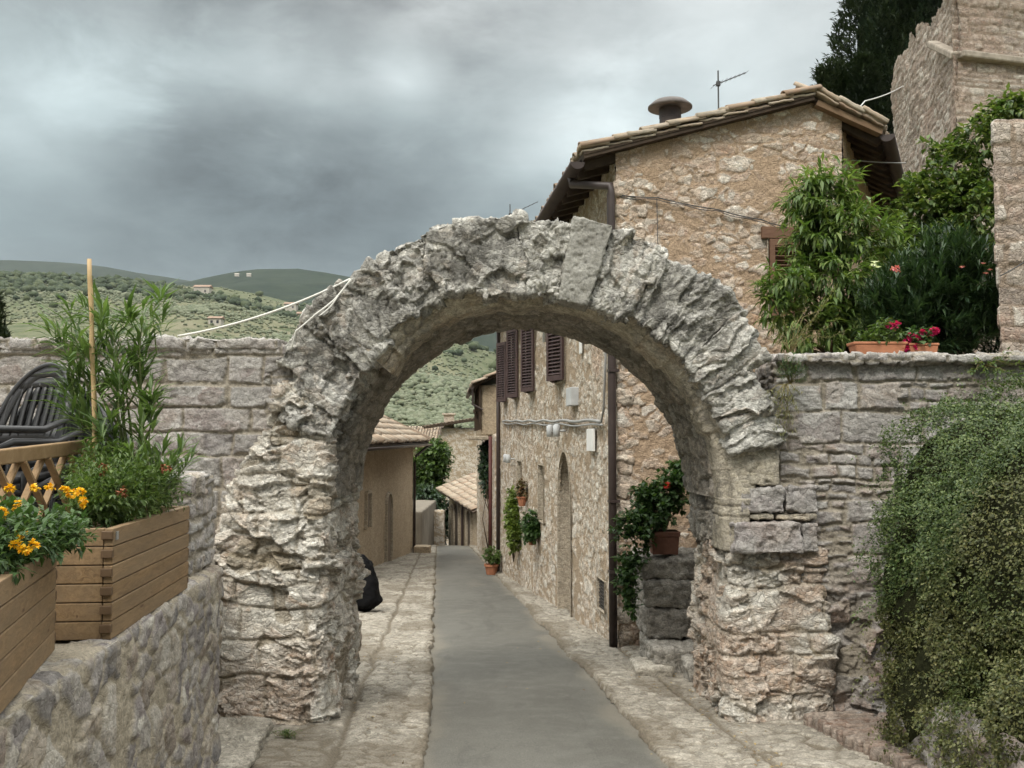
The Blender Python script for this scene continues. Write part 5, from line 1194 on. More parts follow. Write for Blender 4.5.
# trellis behind the flowers
TW = wood_mat('trellis_wood', (.20, .125, .06), (.31, .21, .115), (2, 2, 2))
a0, a1 = P(-70, 466, 3.55), P(88, 446, 4.75); tr = thing('trellis', 'pale wooden diamond lattice trellis with thick top rail before the stacked chairs', 'trellis', (a0+a1)/2-(0, 0, .7))
mb = MB(); mb.beam(a0, a1, .045, .062); mb.build('rail', TW, tr, bevel=.006)
lv = a1-a0; Lt = np.linalg.norm(lv[:2]); tdv = np.array((lv[0], lv[1], 0))/Lt; tn = np.array((-tdv[1], tdv[0], 0)); Hh = .55
for k, s_ in ((0, 1), (1, -1)):
    mb = MB()
    for i in range(-5, 14):
        u0 = i*.20; pts = [(u0, 0), (u0+s_*Hh*.85, -Hh)]
        if not (0 < u0 < Lt-.02): continue
        if pts[1][0] < 0 or pts[1][0] > Lt:
            f = ((0 if pts[1][0] < 0 else Lt)-u0)/(pts[1][0]-u0); pts[1] = (u0+(pts[1][0]-u0)*f, -Hh*f)
        q = [a0+tdv*u+np.array((0, 0, lv[2]*u/Lt+z-.03))+tn*(.012*(1 if k else -1)) for u, z in pts]
        mb.beam(q[0], q[1], .012, .030, up=tn)
    mb.build('lattice', TW, tr)
mb = MB()
for e in (a1, a0): mb.box(e+np.array((0, 0, -.36)), (.045, .045, .72))
mb.build('post', TW, tr, bevel=.004)
# bamboo cane
c0_, c1_ = P(97, 505, 4.55), P(89.5, 259, 4.50); mb = MB(); n_ = 14
pts = [c0_+(c1_-c0_)*k/n_+np.array((.002*math.sin(k*1.3), 0, 0)) for k in range(n_+1)]
mb.tube(pts, [.0105 if k % 3 else .0125 for k in range(n_+1)], 8); tag(mb.build('bamboo_cane', plain('bamboo', (.40, .27, .13), .5, .4, .2, 30, col2=(.50, .36, .19)), None, smooth=True), 'tall thin bamboo cane standing in the planter among long leaves', 'cane')

# stacked chairs, dark resin
def ribbon(mb, path, w, th, wd):
    """flat strip: w across direction wd, th thick"""
    path = [np.array(p, float) for p in path]; V = []
    for i, p in enumerate(path):
        d = nrm(path[min(i+1, len(path)-1)]-path[max(i-1, 0)]); x = np.array(wd(i) if callable(wd) else wd, float); x = nrm(x-d*np.dot(x, d)); y = np.cross(d, x)
        V += [p+x*w/2+y*th/2, p-x*w/2+y*th/2, p-x*w/2-y*th/2, p+x*w/2-y*th/2]
    n = len(path); Fc = [(i*4+k, i*4+(k+1) % 4, (i+1)*4+(k+1) % 4, (i+1)*4+k) for i in range(n-1) for k in range(4)]+[(0, 1, 2, 3)[::-1], tuple(4*(n-1)+k for k in range(4))]
    mb.add(V, Fc)
RES = plain('dark_grey_resin', (.027, .026, .026), .42, .4, .12, 8)
def ch_back(s, t):                 # s across -1..1, t up 0..1
    w = .25*(1-.10*t); y = .16+.15*t+.035*(1-s*s); return np.array((s*w, y, .44+.56*t))
def rim(t):                        # outline of the back, an arch
    a = math.pi*t; return (-math.cos(a), min(1, math.sin(a)**.55))
ct = thing('stacked_chair', 'topmost dark resin garden chair of the stack behind the trellis', 'chair', (0, 0, 0), 'stack of dark resin garden chairs')
mb = MB(); pts = [ch_back(*rim(i/36)) for i in range(37)]; mb.tube(pts, .015, 8)
inset = [ch_back(rim(i/36)[0]*.92, rim(i/36)[1]*.94) for i in range(37)]; cen = ch_back(0, .5); ribbon(mb, inset, .062, .012, lambda i: inset[i]-cen)
ribbon(mb, [ch_back(s, .14+.04*(1-s*s)) for s in np.linspace(-.95, .95, 13)], .075, .012, (0, .3, 1)); ribbon(mb, [ch_back(s, .31+.05*(1-s*s)) for s in np.linspace(-.97, .97, 13)], .075, .012, (0, .3, 1))
ribbon(mb, [ch_back(s, .80+.03*(1-s*s)) for s in np.linspace(-.68, .68, 9)], .05, .012, (0, .3, 1)); ribbon(mb, [ch_back(s, .92) for s in np.linspace(-.5, .5, 9)], .04, .012, (0, .3, 1))
for k in range(9):
    s0 = (k-4)/4*.78; tt = .80-.18*abs(s0)**2
    ribbon(mb, [ch_back(s0*(1+.10*math.sin(math.pi*(t-.3)/.55)), t) for t in np.linspace(.33, tt+.03, 7)], .027, .012, (1, 0, 0))
mb.build('backrest', RES, ct, smooth=True, org=(0, 0, 0))
mb = MB(); sp_ = lambda s, v: np.array((s*(.24+.02*v), .17-.44*v, .435-.02*math.sin(math.pi*v)))
mb.tube([sp_(-1, v) for v in np.linspace(0, 1, 6)]+[sp_(s, 1.0) for s in np.linspace(-.9, 1, 6)]+[sp_(1, v) for v in np.linspace(1, 0, 6)], .02, 6)
for k in range(9):
    s0 = (k-4)/5; mb.tube([sp_(s0, v) for v in np.linspace(0, 1, 6)], .018, 5)
mb.build('seat', RES, ct, smooth=True, org=(0, 0, 0))
for s_ in (-1, 1):
    mb = MB(); mb.tube([ch_back(s_*1.0, .48), np.array((s_*.285, .06, .655)), np.array((s_*.285, -.18, .655)), np.array((s_*.275, -.26, .62)), np.array((s_*.26, -.27, .43))], [.015, .018, .019, .017, .015], 8); mb.build('armrest', RES, ct, smooth=True, org=(0, 0, 0))
    mb = MB(); mb.tube([(s_*.25, -.26, .44), (s_*.275, -.30, 0)], [.03, .02], 8); mb.build('leg', RES, ct, smooth=True, org=(0, 0, 0))
    mb = MB(); mb.tube([(s_*.245, .16, .46), (s_*.265, .30, 0)], [.03, .02], 8); mb.build('leg', RES, ct, smooth=True, org=(0, 0, 0))
yaw = R(-24); top = P(24, 364, 5.25); bk = np.array((-math.sin(yaw), math.cos(yaw)))
nst = 6; ords = ['second from the top', 'third from the top', 'fourth from the top', 'fifth from the top', 'lowest']
for k in range(nst):
    c = ct if k == 0 else copy_tree(ct)
    off = bk*(.30-.36)*1.0+bk*.085*k
    c.location = (top[0]+off[0]-bk[0]*.30*.6, top[1]+off[1]-.1, top[2]-1.03-.062*k); c.rotation_euler = (0, 0, yaw); c.scale = (1.1, 1.1, 1.04)
    if k: c['label'] = ('dark resin garden chair %s in the stack behind the trellis' % ords[k-1]) if k < 5 else 'lowest dark resin garden chair of the stack, standing on the terrace'
fp = MB(); q_ = P(62, 424, 6.6); fp.lathe([(.10, -.16), (.135, .0), (.15, .0), (.15, .05), (.125, .05), (.11, .0), (.0, .0)], q_, 20)
TERRA = plain('terracotta', (.36, .155, .085), .85, .2, .22, 7, .004)
tag(fp.build('terracotta_pot', TERRA, None, smooth=False), 'reddish clay pot half hidden between the chair stack and the long leaves', 'pot')
# rope from the wall to the arch
ROPE = plain('white_rope', (.66, .65, .60), .8, .2, .1, 40)
rt_ = thing('rope', 'thin white rope slung from the left wall up to the arch', 'rope', P(250, 320, 7.5))
mb = MB(); mb.tube(rope([P(178, 336, 7.5), P(350, 279, 7.42)], .055, 24), .0085, 6); mb.build('strand', ROPE, rt_, smooth=True)
mb = MB(); mb.tube(rope([P(291, 350, 7.48), P(296, 331, 7.42), P(316, 314, 7.38), P(335, 299, 7.38), P(351, 279, 7.40)], .004, 5), .007, 6); mb.build('strand', ROPE, rt_, smooth=True)
mb = MB(); mb.tube(rope([P(319, 316, 7.36), P(330, 307, 7.37), P(338, 296, 7.38)], .004, 5), .005, 5); mb.build('strand', ROPE, rt_, smooth=True)
# ------------------------------------------------------------------ plants
g = np.random.default_rng(101)
BARK = plain('bark', (.10, .075, .05), .9, .1, .3, 18, .006); STEM = plain('green_stem', (.10, .12, .045), .7, .2, .25, 14)
OLEAN = leaf_mat('oleander_leaf', [(.06, .105, .035), (.10, .16, .05), (.15, .215, .075), (.08, .13, .045)], .4, .3)
DOLEAN = leaf_mat('dark_oleander_leaf', [(.022, .045, .022), (.035, .065, .03), (.055, .09, .038), (.03, .055, .026)], .42, .22)
PEACH = leaf_mat('peach_leaf', [(.055, .095, .026), (.085, .14, .036), (.135, .195, .055), (.19, .235, .075)], .42, .32)
VINE = leaf_mat('creeper_leaf', [(.045, .08, .022), (.075, .12, .032), (.12, .17, .045), (.19, .215, .065)], .45, .3)
SHRUB = leaf_mat('shrub_leaf', [(.05, .09, .025), (.085, .135, .035), (.13, .175, .055), (.06, .10, .03)], .5, .3)
GERAN = leaf_mat('geranium_leaf', [(.03, .065, .02), (.05, .095, .03), (.08, .135, .04)], .5, .25)
CYPR = leaf_mat('cypress_needles', [(.012, .022, .011), (.02, .034, .016), (.032, .05, .022), (.05, .065, .03)], .7, .1)
TREEL = leaf_mat('tree_leaf', [(.04, .075, .018), (.065, .11, .026), (.10, .15, .036)], .5, .25)
WEED = leaf_mat('weed_leaf', [(.10, .11, .04), (.15, .15, .06), (.19, .17, .08), (.09, .12, .04)], .6, .25)
CASC = leaf_mat('trailing_leaf', [(.03, .058, .018), (.055, .09, .025), (.09, .13, .038), (.14, .175, .06)], .5, .2, patch=[(.045, .05, .018), (.08, .082, .027), (.115, .115, .042), (.17, .155, .06)])
def flower_mat(name, c1, c2): return leaf_mat(name, [c1, c2], .5, .3)
ORANGE = flower_mat('orange_petal', (.72, .33, .01), (.82, .56, .03)); MAG = flower_mat('magenta_petal', (.48, .012, .11), (.62, .03, .19)); WHITE = flower_mat('white_petal', (.7, .7, .66), (.8, .8, .76)); RED = flower_mat('red_petal', (.42, .025, .015), (.55, .05, .025)); PINK = flower_mat('pink_petal', (.6, .15, .2), (.7, .3, .33))
def blobs_pts(bl, n, g, shell=.55, gap=None):
    """points in a union of ellipsoids (centre, radii), denser towards the outside"""
    w = np.array([r[0]*r[1]*r[2] for _, r in bl])**.67; k = g.choice(len(bl), n, p=w/w.sum())
    d = nrm(g.normal(size=(n, 3))); rr_ = (shell+(1-shell)*g.random(n)**.6)[:, None]
    c = np.array([b[0] for b in bl], float)[k]; r = np.array([b[1] for b in bl], float)[k]
    p = c+d*rr_*r
    if gap:
        m = fbm(p*gap[0], 3, gap[2])+g.normal(0, .12, n) > gap[1]; p, d = p[m], d[m]
    return p, d
def twigs_of(p, d, g, ln, up=.3, jit=.5):
    dd = nrm(d+np.array((0, 0, up))+g.normal(0, jit, p.shape)); return list(zip(p-dd*ln*.5, p+dd*ln*.5))
def plant(name, label, cat, base, group=None): return thing(name, label, cat, base, group)
def branches(base, tips, r0, mat, parent, name='branches', g=g, k=3):
    mb = MB(); base = np.array(base, float)
    for t_ in tips:
        t_ = np.array(t_, float); m1_ = base+(t_-base)*.35+g.normal(0, .04, 3)*np.linalg.norm(t_-base)+np.array((0, 0, .12*np.linalg.norm(t_-base))); m2_ = base+(t_-base)*.7+g.normal(0, .04, 3)*np.linalg.norm(t_-base)
        mb.tube([base+g.normal(0, r0*.4, 3)*(1, 1, 0), m1_, m2_, t_], [r0, r0*.7, r0*.45, r0*.2], 6)
    return mb.build(name, mat, parent, smooth=True)
def flowers(name, pts, mat, parent, g, size=.02, petals=7, each=False):
    out_ = []
    for p in pts:
        n = petals; a = g.random()*6.28+np.arange(n)*2*math.pi/n; d = np.stack((np.cos(a), np.sin(a)*.9, .55+.3*g.random(n)), 1)
        b = np.tile(p, (n, 1))+g.normal(0, size*.12, (n, 3)); out_.append((b, d, np.full(n, size), np.full(n, size*.75)))
        if each: leaf_obj(name, *out_[-1], mat, parent, g, droop=.3)
    if not each:
        leaf_obj(name, *[np.concatenate([o[i] for o in out_]) for i in range(4)], mat, parent, g, droop=.3)
def umbel(name, c, rad, n, mat, parent, g, size=.014):
    d = nrm(g.normal(size=(n, 3))*(1, 1, .7)+(0, -.2, .3)); p = np.array(c)+d*rad*g.uniform(.5, 1, (n, 1))
    b, dd = np.repeat(p, 5, 0), nrm(np.repeat(d, 5, 0)+g.normal(0, .8, (n*5, 3))); leaf_obj(name, b, dd, np.full(n*5, size), np.full(n*5, size*.85), mat, parent, g, droop=.2)

# tall potted oleander on the left
base = P(135, 500, 4.72); pl = plant('oleander', 'tall oleander with long narrow leaves rising from the planter by the cane', 'shrub', base)
tips = [P(px, py, Y) for px, py, Y in ((52, 318, 4.6), (70, 312, 4.7), (100, 314, 4.65), (122, 322, 4.7), (143, 312, 4.6), (152, 306, 4.7), (112, 330, 4.55), (88, 345, 4.55), (70, 372, 4.6), (120, 375, 4.5), (142, 350, 4.7), (64, 395, 4.7), (150, 400, 4.6), (110, 420, 4.5), (84, 420, 4.6))]
branches(base, tips, .009, STEM, pl, 'stems', g)
tw_ = []
for t_ in tips:
    v = t_-base; tw_.append((base+v*.55+g.normal(0, .015, 3), t_+nrm(v)*.02)); tw_.append((base+v*.8+g.normal(0, .05, 3), t_+g.normal(0, .05, 3)))
b_, d_, l_, w_ = along(tw_, 34, g, .13, .0155, (.3, .95), .1, .04); leaf_obj('leaves', b_, d_, l_, w_, OLEAN, pl, g, .25, .22)
# second lighter oleander at the right end of the planter
base = P(150, 520, 4.55); pl = plant('oleander', 'short bright green oleander at the arch end of the planter', 'shrub', base)
tips = [P(px, py, Y) for px, py, Y in ((140, 415, 4.5), (152, 405, 4.55), (165, 440, 4.6), (186, 442, 4.7), (194, 455, 4.75), (130, 450, 4.4), (172, 462, 4.6))]
branches(base, tips, .007, STEM, pl, 'stems', g); tw_ = [(base+(t_-base)*.35, t_) for t_ in tips]
b_, d_, l_, w_ = along(tw_, 30, g, .10, .018, (.3, .9), .1, .03); leaf_obj('leaves', b_, d_, l_, w_, OLEAN, pl, g, .25, .15, bias=.6)
# low fine leaved shrub filling the planter
base = P(125, 520, 4.35); pl = plant('low_shrub', 'low fine leaved green shrub filling the farther planter box', 'shrub', base)
bl = [(P(120, 492, 4.3), (.16, .28, .14)), (P(98, 500, 4.1), (.12, .18, .11)), (P(148, 490, 4.6), (.13, .22, .11)), (P(112, 470, 4.5), (.17, .2, .12))]
p_, d_ = blobs_pts(bl, 1500, g, .35); tw_ = twigs_of(p_, d_, g, .10, .5); branches(base-(0, 0, .05), p_[:26], .006, STEM, pl, 'stems', g)
b_, dd, l_, w_ = along(tw_, 9, g, .028, .0095, (.4, 1.1), .05, 0); leaf_obj('leaves', b_, dd, l_, w_, SHRUB, pl, g)
umbel('dry_flower', P(104, 470, 4.1), .022, 8, plain('dry_flower', (.28, .11, .06), .8, .1), pl, g, .018); umbel('dry_flower', P(121, 492, 4.0), .018, 7, bpy.data.materials['dry_flower'], pl, g, .018); umbel('dry_flower', P(166, 468, 4.4), .02, 8, bpy.data.materials['dry_flower'], pl, g, .018)
# orange flowers at the left edge
base = P(20, 560, 3.2); pl = plant('marigold', 'leafy plant with clusters of orange flowers in the nearer planter box', 'flowering plant', base)
bl = [(P(10, 545, 3.1), (.10, .25, .07)), (P(45, 535, 3.35), (.09, .15, .06)), (P(64, 535, 3.5), (.06, .10, .05)), (P(-20, 545, 2.9), (.12, .2, .09)), (P(5, 525, 3.3), (.08, .1, .06))]
p_, d_ = blobs_pts(bl, 420, g, .4); tw_ = twigs_of(p_, d_, g, .11, .3); branches(base-(0, 0, .04), p_[:30], .005, STEM, pl, 'stems', g)
b_, dd, l_, w_ = along(tw_, 11, g, .034, .017, (.5, 1.2), .05, .02); leaf_obj('leaves', b_, dd, l_, w_, GERAN, pl, g, .2, .2, bias=.6)
for px, py, Y, n in ((10, 489, 3.2, 9), (3, 513, 3.0, 8), (18, 505, 3.1, 9), (36, 488, 3.3, 6), (50, 487, 3.3, 5), (64, 490, 3.35, 9), (72, 494, 3.35, 9), (80, 492, 3.35, 8), (86, 505, 3.4, 5), (83, 500, 3.4, 4), (22, 533, 2.95, 5), (15, 545, 2.9, 8), (25, 549, 2.9, 9), (34, 546, 2.95, 8), (-10, 500, 3., 7), (-8, 540, 2.9, 7)):
    umbel('flower', P(px, py, Y-.04), .012, n+1, ORANGE, pl, g, .013)

# big trailing shrub over the right hand wall
base = np.array((3.2, 6.2, .3)); pl = plant('trailing_shrub', 'huge dense trailing shrub tumbling over the right hand wall', 'shrub', base)
CB = [((3.95, 6.15, .55), (1.42, 1.5, 1.42)), ((3.10, 6.55, .55), (.62, .8, .95)), ((3.35, 5.9, .40), (.72, 1.0, .80)), ((2.92, 5.2, .02), (.52, 1.0, .55)), ((3.6, 6.7, 1.25), (.7, .7, .72)), ((3.75, 4.9, .4), (1.0, 1.2, .85)), ((2.72, 6.3, .08), (.36, .65, .52)), ((3.15, 6.75, 1.12), (.60, .62, .74)), ((2.88, 6.55, .62), (.50, .6, .78))]
CB = [(np.array(c), np.array(r)) for c, r in CB]
def casc_keep(p, lim=.93):
    return np.all(np.stack([(((p-c)/r)**2).sum(1) > lim**2 for c, r in CB], 1), 1)
n0 = 900000; d_ = nrm(g.normal(size=(n0, 3))); k = g.choice(len(CB), n0, p=np.array([.22, .10, .12, .09, .08, .19, .05, .08, .07]))
C_ = np.array([c for c, r in CB])[k]; R_ = np.array([r for c, r in CB])[k]; p_ = C_+d_*R_*g.uniform(.93, 1.05, (n0, 1)); nn_ = nrm(d_/R_)
m_ = casc_keep(p_) & (nn_[:, 1] < .45) & (p_[:, 2] > -.5) & (p_[:, 0] < 4.2) & (p_[:, 1] > 4.2); p_, nn_ = p_[m_], nn_[m_]
lump = .11*fbm(p_*2.6, 3, 201)+.06*fbm(p_*7, 3, 202); p_ = p_+nn_*lump[:, None]; den = fbm(p_*6.5, 3, 203); m_ = den+g.normal(0, .25, len(p_)) > -.6; p_, nn_ = p_[m_], nn_[m_]
dn = nrm(nn_*.55+np.array((-.1, -.1, -.45))+g.normal(0, .55, p_.shape)); L_ = g.uniform(.012, .028, len(p_))
brown = np.clip(sst(-.25, .45, fbm(p_*.9, 3, 207)+.6*(1.15-p_[:, 2])-.25+.35*(p_[:, 0]-3.0))*.85+g.normal(0, .12, len(p_)), 0, 1)
leaf_obj('leaves', p_, dn, L_, L_*.62, CASC, pl, g, .25, .15, G=brown, up=nn_)
# trailing strands and the woody mass inside
mb = MB()
for c, r in CB: 
    V = IV*0
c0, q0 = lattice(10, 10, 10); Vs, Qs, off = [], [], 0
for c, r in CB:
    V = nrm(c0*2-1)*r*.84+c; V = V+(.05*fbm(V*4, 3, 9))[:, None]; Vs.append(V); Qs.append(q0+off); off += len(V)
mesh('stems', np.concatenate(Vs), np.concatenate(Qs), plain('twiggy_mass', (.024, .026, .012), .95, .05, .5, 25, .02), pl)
n1_ = 1500; i_ = g.choice(len(p_), n1_); st0 = p_[i_]; tws = []
for s0, n0_ in zip(st0, nn_[i_]):
    e = s0+nrm(n0_*.7+np.array((-.25, -.2, -.75))+g.normal(0, .25, 3))*g.uniform(.08, .32); tws.append((s0-n0_*.03, e))
b_, dd, l_, w_ = along(tws, 18, g, .020, .0125, (.5, 1.2), .05, .1); leaf_obj('trailing_shoots', b_, dd, l_, w_, CASC, pl, g, .25, .1, G=np.clip(np.repeat(brown[i_], 18)+g.normal(0, .1, len(b_)), 0, 1))

# walled garden on the right
def bush(name, label, cat, base, bl, ntw, per, L, W_, mat, ln=.22, up=.1, down=.25, shell=.5, gap=(2.2, -.45, 5), droop=.25, ang=(.4, 1.0), nb=14, r0=.03, bias=None, trunk=None):
    pl = plant(name, label, cat, base); p_, d_ = blobs_pts(bl, ntw, g, shell, gap); tw_ = twigs_of(p_, d_, g, ln, up)
    branches(base, p_[:nb], r0, BARK, pl, 'branches', g)
    b_, dd, l_, w_ = along(tw_, per, g, L, W_, ang, .05, down); leaf_obj('leaves', b_, dd, l_, w_, mat, pl, g, .25, droop, bias=bias); return pl, p_
bp = lambda px, py, Y, a, b=None, c=None: (P(px, py, Y), (a, b or a, c or a))
bush('peach_tree', 'bright green fruit tree with drooping leaves against the gable', 'tree', P(850, 380, 9.7),
     [bp(822, 205, 9.8, .33, .35, .36), bp(818, 240, 9.7, .26, .3, .28), bp(845, 235, 9.7, .36, .4, .32), bp(790, 284, 9.5, .22, .26, .17), bp(774, 280, 9.5, .11, .14, .11), bp(782, 318, 9.4, .16, .2, .14), bp(768, 300, 9.4, .12, .15, .12), bp(835, 285, 9.6, .42, .45, .34), bp(812, 325, 9.4, .36, .4, .26), bp(880, 255, 9.8, .36, .4, .28), bp(865, 320, 9.6, .34, .4, .3), bp(835, 185, 9.9, .2, .2, .18), bp(808, 195, 9.8, .13, .14, .15)],
     900, 15, .12, .029, PEACH, .22, .15, .45, .35)
bush('creeper', 'leafy green creeper climbing between the eave and the tower', 'climbing plant', P(930, 380, 11),
     [bp(925, 215, 10.6, .35, .35, .4), bp(955, 180, 10.6, .35, .35, .35), bp(985, 145, 10.4, .3, .3, .28), bp(1005, 118, 10.3, .25, .25, .2), bp(940, 150, 10.9, .15, .15, .15), bp(970, 215, 10.3, .34, .35, .4), bp(905, 245, 10.3, .28, .3, .3), bp(1030, 108, 10.3, .25, .25, .16), bp(955, 255, 10.3, .4, .4, .3), bp(925, 175, 10.8, .18, .2, .2)],
     1700, 11, .075, .042, VINE, .2, .1, .3, .3, (2.4, -.3, 9))
bush('dark_oleander', 'dense dark green oleander bush behind the flower pots', 'shrub', P(935, 380, 9.0),
     [bp(925, 300, 8.9, .46, .4, .42), bp(965, 290, 8.9, .40, .4, .42), bp(895, 315, 8.8, .30, .3, .30), bp(985, 320, 8.8, .18, .25, .3), bp(940, 335, 8.7, .5, .3, .22), bp(945, 260, 9.0, .3, .3, .25)],
     1500, 16, .105, .017, DOLEAN, .2, .9, 0.05, .3, (2.6, -.5, 3), .12, (.3, .8), 20, .014)
pl = plant('white_flower_stem', 'white flowers opening on the dark oleander above the pots', 'flowers', P(875, 268, 8.5)); flowers('flower', [P(873, 266, 8.45), P(878, 268, 8.45), P(875, 263, 8.47)], WHITE, pl, g, .035, 5, True)
pl = plant('pink_flower_stem', 'single pink flower beside the white ones on the oleander', 'flowers', P(895, 270, 8.5)); umbel('flower', P(895.5, 269, 8.45), .03, 6, PINK, pl, g, .03)
pl = plant('pale_flower_stem', 'pale faded flowers on the right side of the oleander by the masonry', 'flowers', P(985, 268, 8.5)); flowers('flower', [P(983, 264, 8.4), P(990, 270, 8.4), P(962, 268, 8.4), P(986, 274, 8.4)], PINK, pl, g, .025, 5, True)

# pots on the wall
def trough(name, label, c, L, W_, h, mat=TERRA, rot=0):
    r = thing(name, label, 'pot', c); mb = MB(); w, l = W_/2, L/2
    for z0, z1, s0, s1 in ((0, h*.78, .86, .95), (h*.78, h, 1.0, 1.02)):
        V = [np.array(c)+np.array((x*l*s, y*w*s, z)) for z, s in ((z0, s0), (z1, s1)) for x, y in ((-1, -1), (1, -1), (1, 1), (-1, 1))]
        mb.add(V, [(3, 2, 1, 0), (4, 5, 6, 7), (0, 1, 5, 4), (1, 2, 6, 5), (2, 3, 7, 6), (3, 0, 4, 7)])
    o = mb.build('trough', mat, r, bevel=.008); mb = MB(); mb.box(np.array(c)+(0, 0, h*.97), (L*.9, W_*.8, h*.1)); mb.build('soil', bpy.data.materials['potting_soil'], r); return r
zt_ = 2.262
def at_wall(px, Y): p = P(px, 350, Y); p[2] = zt_; return p
trough('terracotta_trough', 'long terracotta trough with green leaves on the right wall', at_wall(877, 7.86), .42, .18, .105)
trough('terracotta_trough', 'short terracotta trough under magenta flowers on the right wall', at_wall(920, 7.86), .24, .17, .095)
pl = plant('geranium', 'magenta geranium blooming in the short trough on the right wall', 'flowering plant', at_wall(918, 7.86)+(0, 0, .08))
p_, d_ = blobs_pts([(at_wall(918, 7.86)+(0, 0, .14), (.13, .1, .08))], 90, g, .3); b_, dd, l_, w_ = along(twigs_of(p_, d_, g, .06, .5), 4, g, .035, .034, (.6, 1.3), .2, 0); leaf_obj('leaves', b_, dd, l_, w_, GERAN, pl, g)
branches(at_wall(918, 7.86)+(0, 0, .07), [p for p in p_[:12]], .004, STEM, pl, 'stems', g)
for px, py in ((907, 342), (914, 347), (921, 343), (911, 337), (923, 333), (931, 333), (905, 349), (897, 325), (917, 339), (935, 331), (890, 326)): umbel('flower', P(px, py, 7.80), .028, 16, MAG, pl, g, .02)
pl = plant('geranium', 'green leafy plant without blooms in the long trough on the right wall', 'plant', at_wall(886, 7.86)+(0, 0, .08))
p_, d_ = blobs_pts([(at_wall(887, 7.86)+(0, 0, .16), (.12, .1, .12)), (at_wall(868, 7.86)+(0, 0, .13), (.1, .09, .05))], 130, g, .3); b_, dd, l_, w_ = along(twigs_of(p_, d_, g, .08, .6), 6, g, .034, .022, (.5, 1.2), .2, 0); leaf_obj('leaves', b_, dd, l_, w_, SHRUB, pl, g); branches(at_wall(885, 7.86)+(0, 0, .07), [p for p in p_[:12]], .004, STEM, pl, 'stems', g)

# weeds growing on the wall heads
def weed(label, base, tips, per=22, L=.028, W_=.009, mat=WEED, group=None, t0=.25, r=.004):
    pl = plant('wall_weed', label, 'weed', base, group); branches(base, tips, r, plain('dry_stem', (.20, .17, .08), .8, .1) if 'dry_stem' not in bpy.data.materials else bpy.data.materials['dry_stem'], pl, 'stems', g)
    tw_ = [(base+(np.array(t_)-base)*.15, np.array(t_)) for t_ in tips]; b_, dd, l_, w_ = along(tw_, per, g, L, W_, (.4, 1.2), t0, 0); b_ = b_+g.normal(0, .012, b_.shape); leaf_obj('leaves', b_, dd, l_, w_, mat, pl, g); return pl
b0 = P(790, 352, 8.0); weed('tall straggly pale weeds on the wall head beside the arch', b0, [P(px, py, 7.9+.2*g.random()) for px, py in ((772, 322), (783, 312), (795, 318), (806, 300), (815, 316), (826, 300), (834, 288), (838, 318), (800, 330), (768, 335), (780, 335), (845, 330), (820, 332), (810, 325))], 34, .03, .009)
b0 = P(790, 384, 7.52); weed('dense grey green tuft rooted in the joint at the arch shoulder', b0, [P(px, py, 7.45) for px, py in ((780, 362), (786, 357), (793, 356), (800, 360), (805, 368), (777, 371), (804, 378), (797, 366), (788, 368))], 60, .03, .006, GERAN)
b0 = P(786, 384, 7.5); weed('yellowish dry weed hanging beside the arch springer', b0, [P(px, py, 7.42) for px, py in ((770, 400), (764, 395), (778, 415), (786, 420), (792, 432), (797, 410), (783, 440), (775, 428), (800, 392), (768, 412), (790, 400), (780, 396))], 46, .026, .007)
b0 = P(986, 366, 7.6); weed('straggling weed on the right wall head by the masonry', b0, [P(px, py, 7.5) for px, py in ((975, 360), (995, 362), (1010, 352), (985, 372), (1000, 372), (970, 372), (1020, 362), (1015, 375))], 30, .03, .014, VINE)
b0 = np.array((-1.55, 7.05, -.47)); weed('small green weed at the foot of the left pier', b0, [b0+g.normal(0, .05, 3)*(1, .6, 0)+(0, -.03, .06) for _ in range(9)], 20, .022, .008, SHRUB)

# street plants
def potplant(label, base, r, h, bl, mat, n=160, L=.06, W_=.045, fl=None):
    t_ = thing('flower_pot', 'round terracotta pot '+label, 'pot', base); mb = MB(); mb.lathe([(r*.7, 0), (r*.95, h*.8), (r*1.08, h*.8), (r*1.08, h), (r*.92, h), (r*.85, h*.86), (0, h*.86)], base, 20); mb.build('pot', TERRA, t_, smooth=False)
b0 = np.array((XF(25.2)-.28, 25.2, float(zst(25.2)))); potplant('standing at the street corner of the tall house', b0, .17, .27, None, None)
bush('pot_shrub', 'small green plant in the round pot at the street corner', 'plant', b0+(0, 0, .2), [(b0+(0, 0, .48), (.26, .26, .17))], 90, 8, .07, .04, SHRUB, .12, .4, .1, .3, None, .2, (.4, 1.1), 8, .01)
def wallplant(name, label, Y0, z0, bl, mat, n, L, W_, pot=True):
    base = fac(uY(Y0), z0, .12)
    if pot:
        t_ = thing('wall_pot', 'clay pot hung on the stone facade under '+label[1], 'pot', base); mb = MB(); mb.lathe([(.06, -.16), (.10, 0), (.115, 0), (.115, .03), (.09, .03), (0, .0)], base, 14); mb.build('pot', TERRA, t_)
        mb = MB(); mb.tube([base+fout*-.14, base+fout*-.02], .012, 6); mb.build('bracket', BROWN, t_)
    return bush(name, label[0], 'plant', base, [(fac(uY(Y), z, w), (r, r*1.4, r2)) for Y, z, w, r, r2 in bl], n, 8, L, W_, mat, .14, .2, .3, .3, None, .2, (.4, 1.1), 8, .01)
wallplant('climbing_plant', ('yellow green climber on the stone facade near its far end', ''), 21.6, -1.0, [(21.6, .0, .14, .13, .35), (21.3, -.45, .14, .12, .3), (21.8, .35, .12, .10, .2), (21.5, -.2, .14, .14, .25)], leaf_mat('lime_leaf', [(.09, .13, .025), (.14, .19, .04), (.19, .24, .06)], .5, .3), 260, .09, .06, False)
wallplant('wall_geranium', ('rounded green plant in a pot on the stone facade by the door', 'the rounded green plant'), 18.4, -.15, [(18.4, .10, .14, .17, .18), (18.2, -.08, .16, .14, .14)], GERAN, 150, .07, .05)
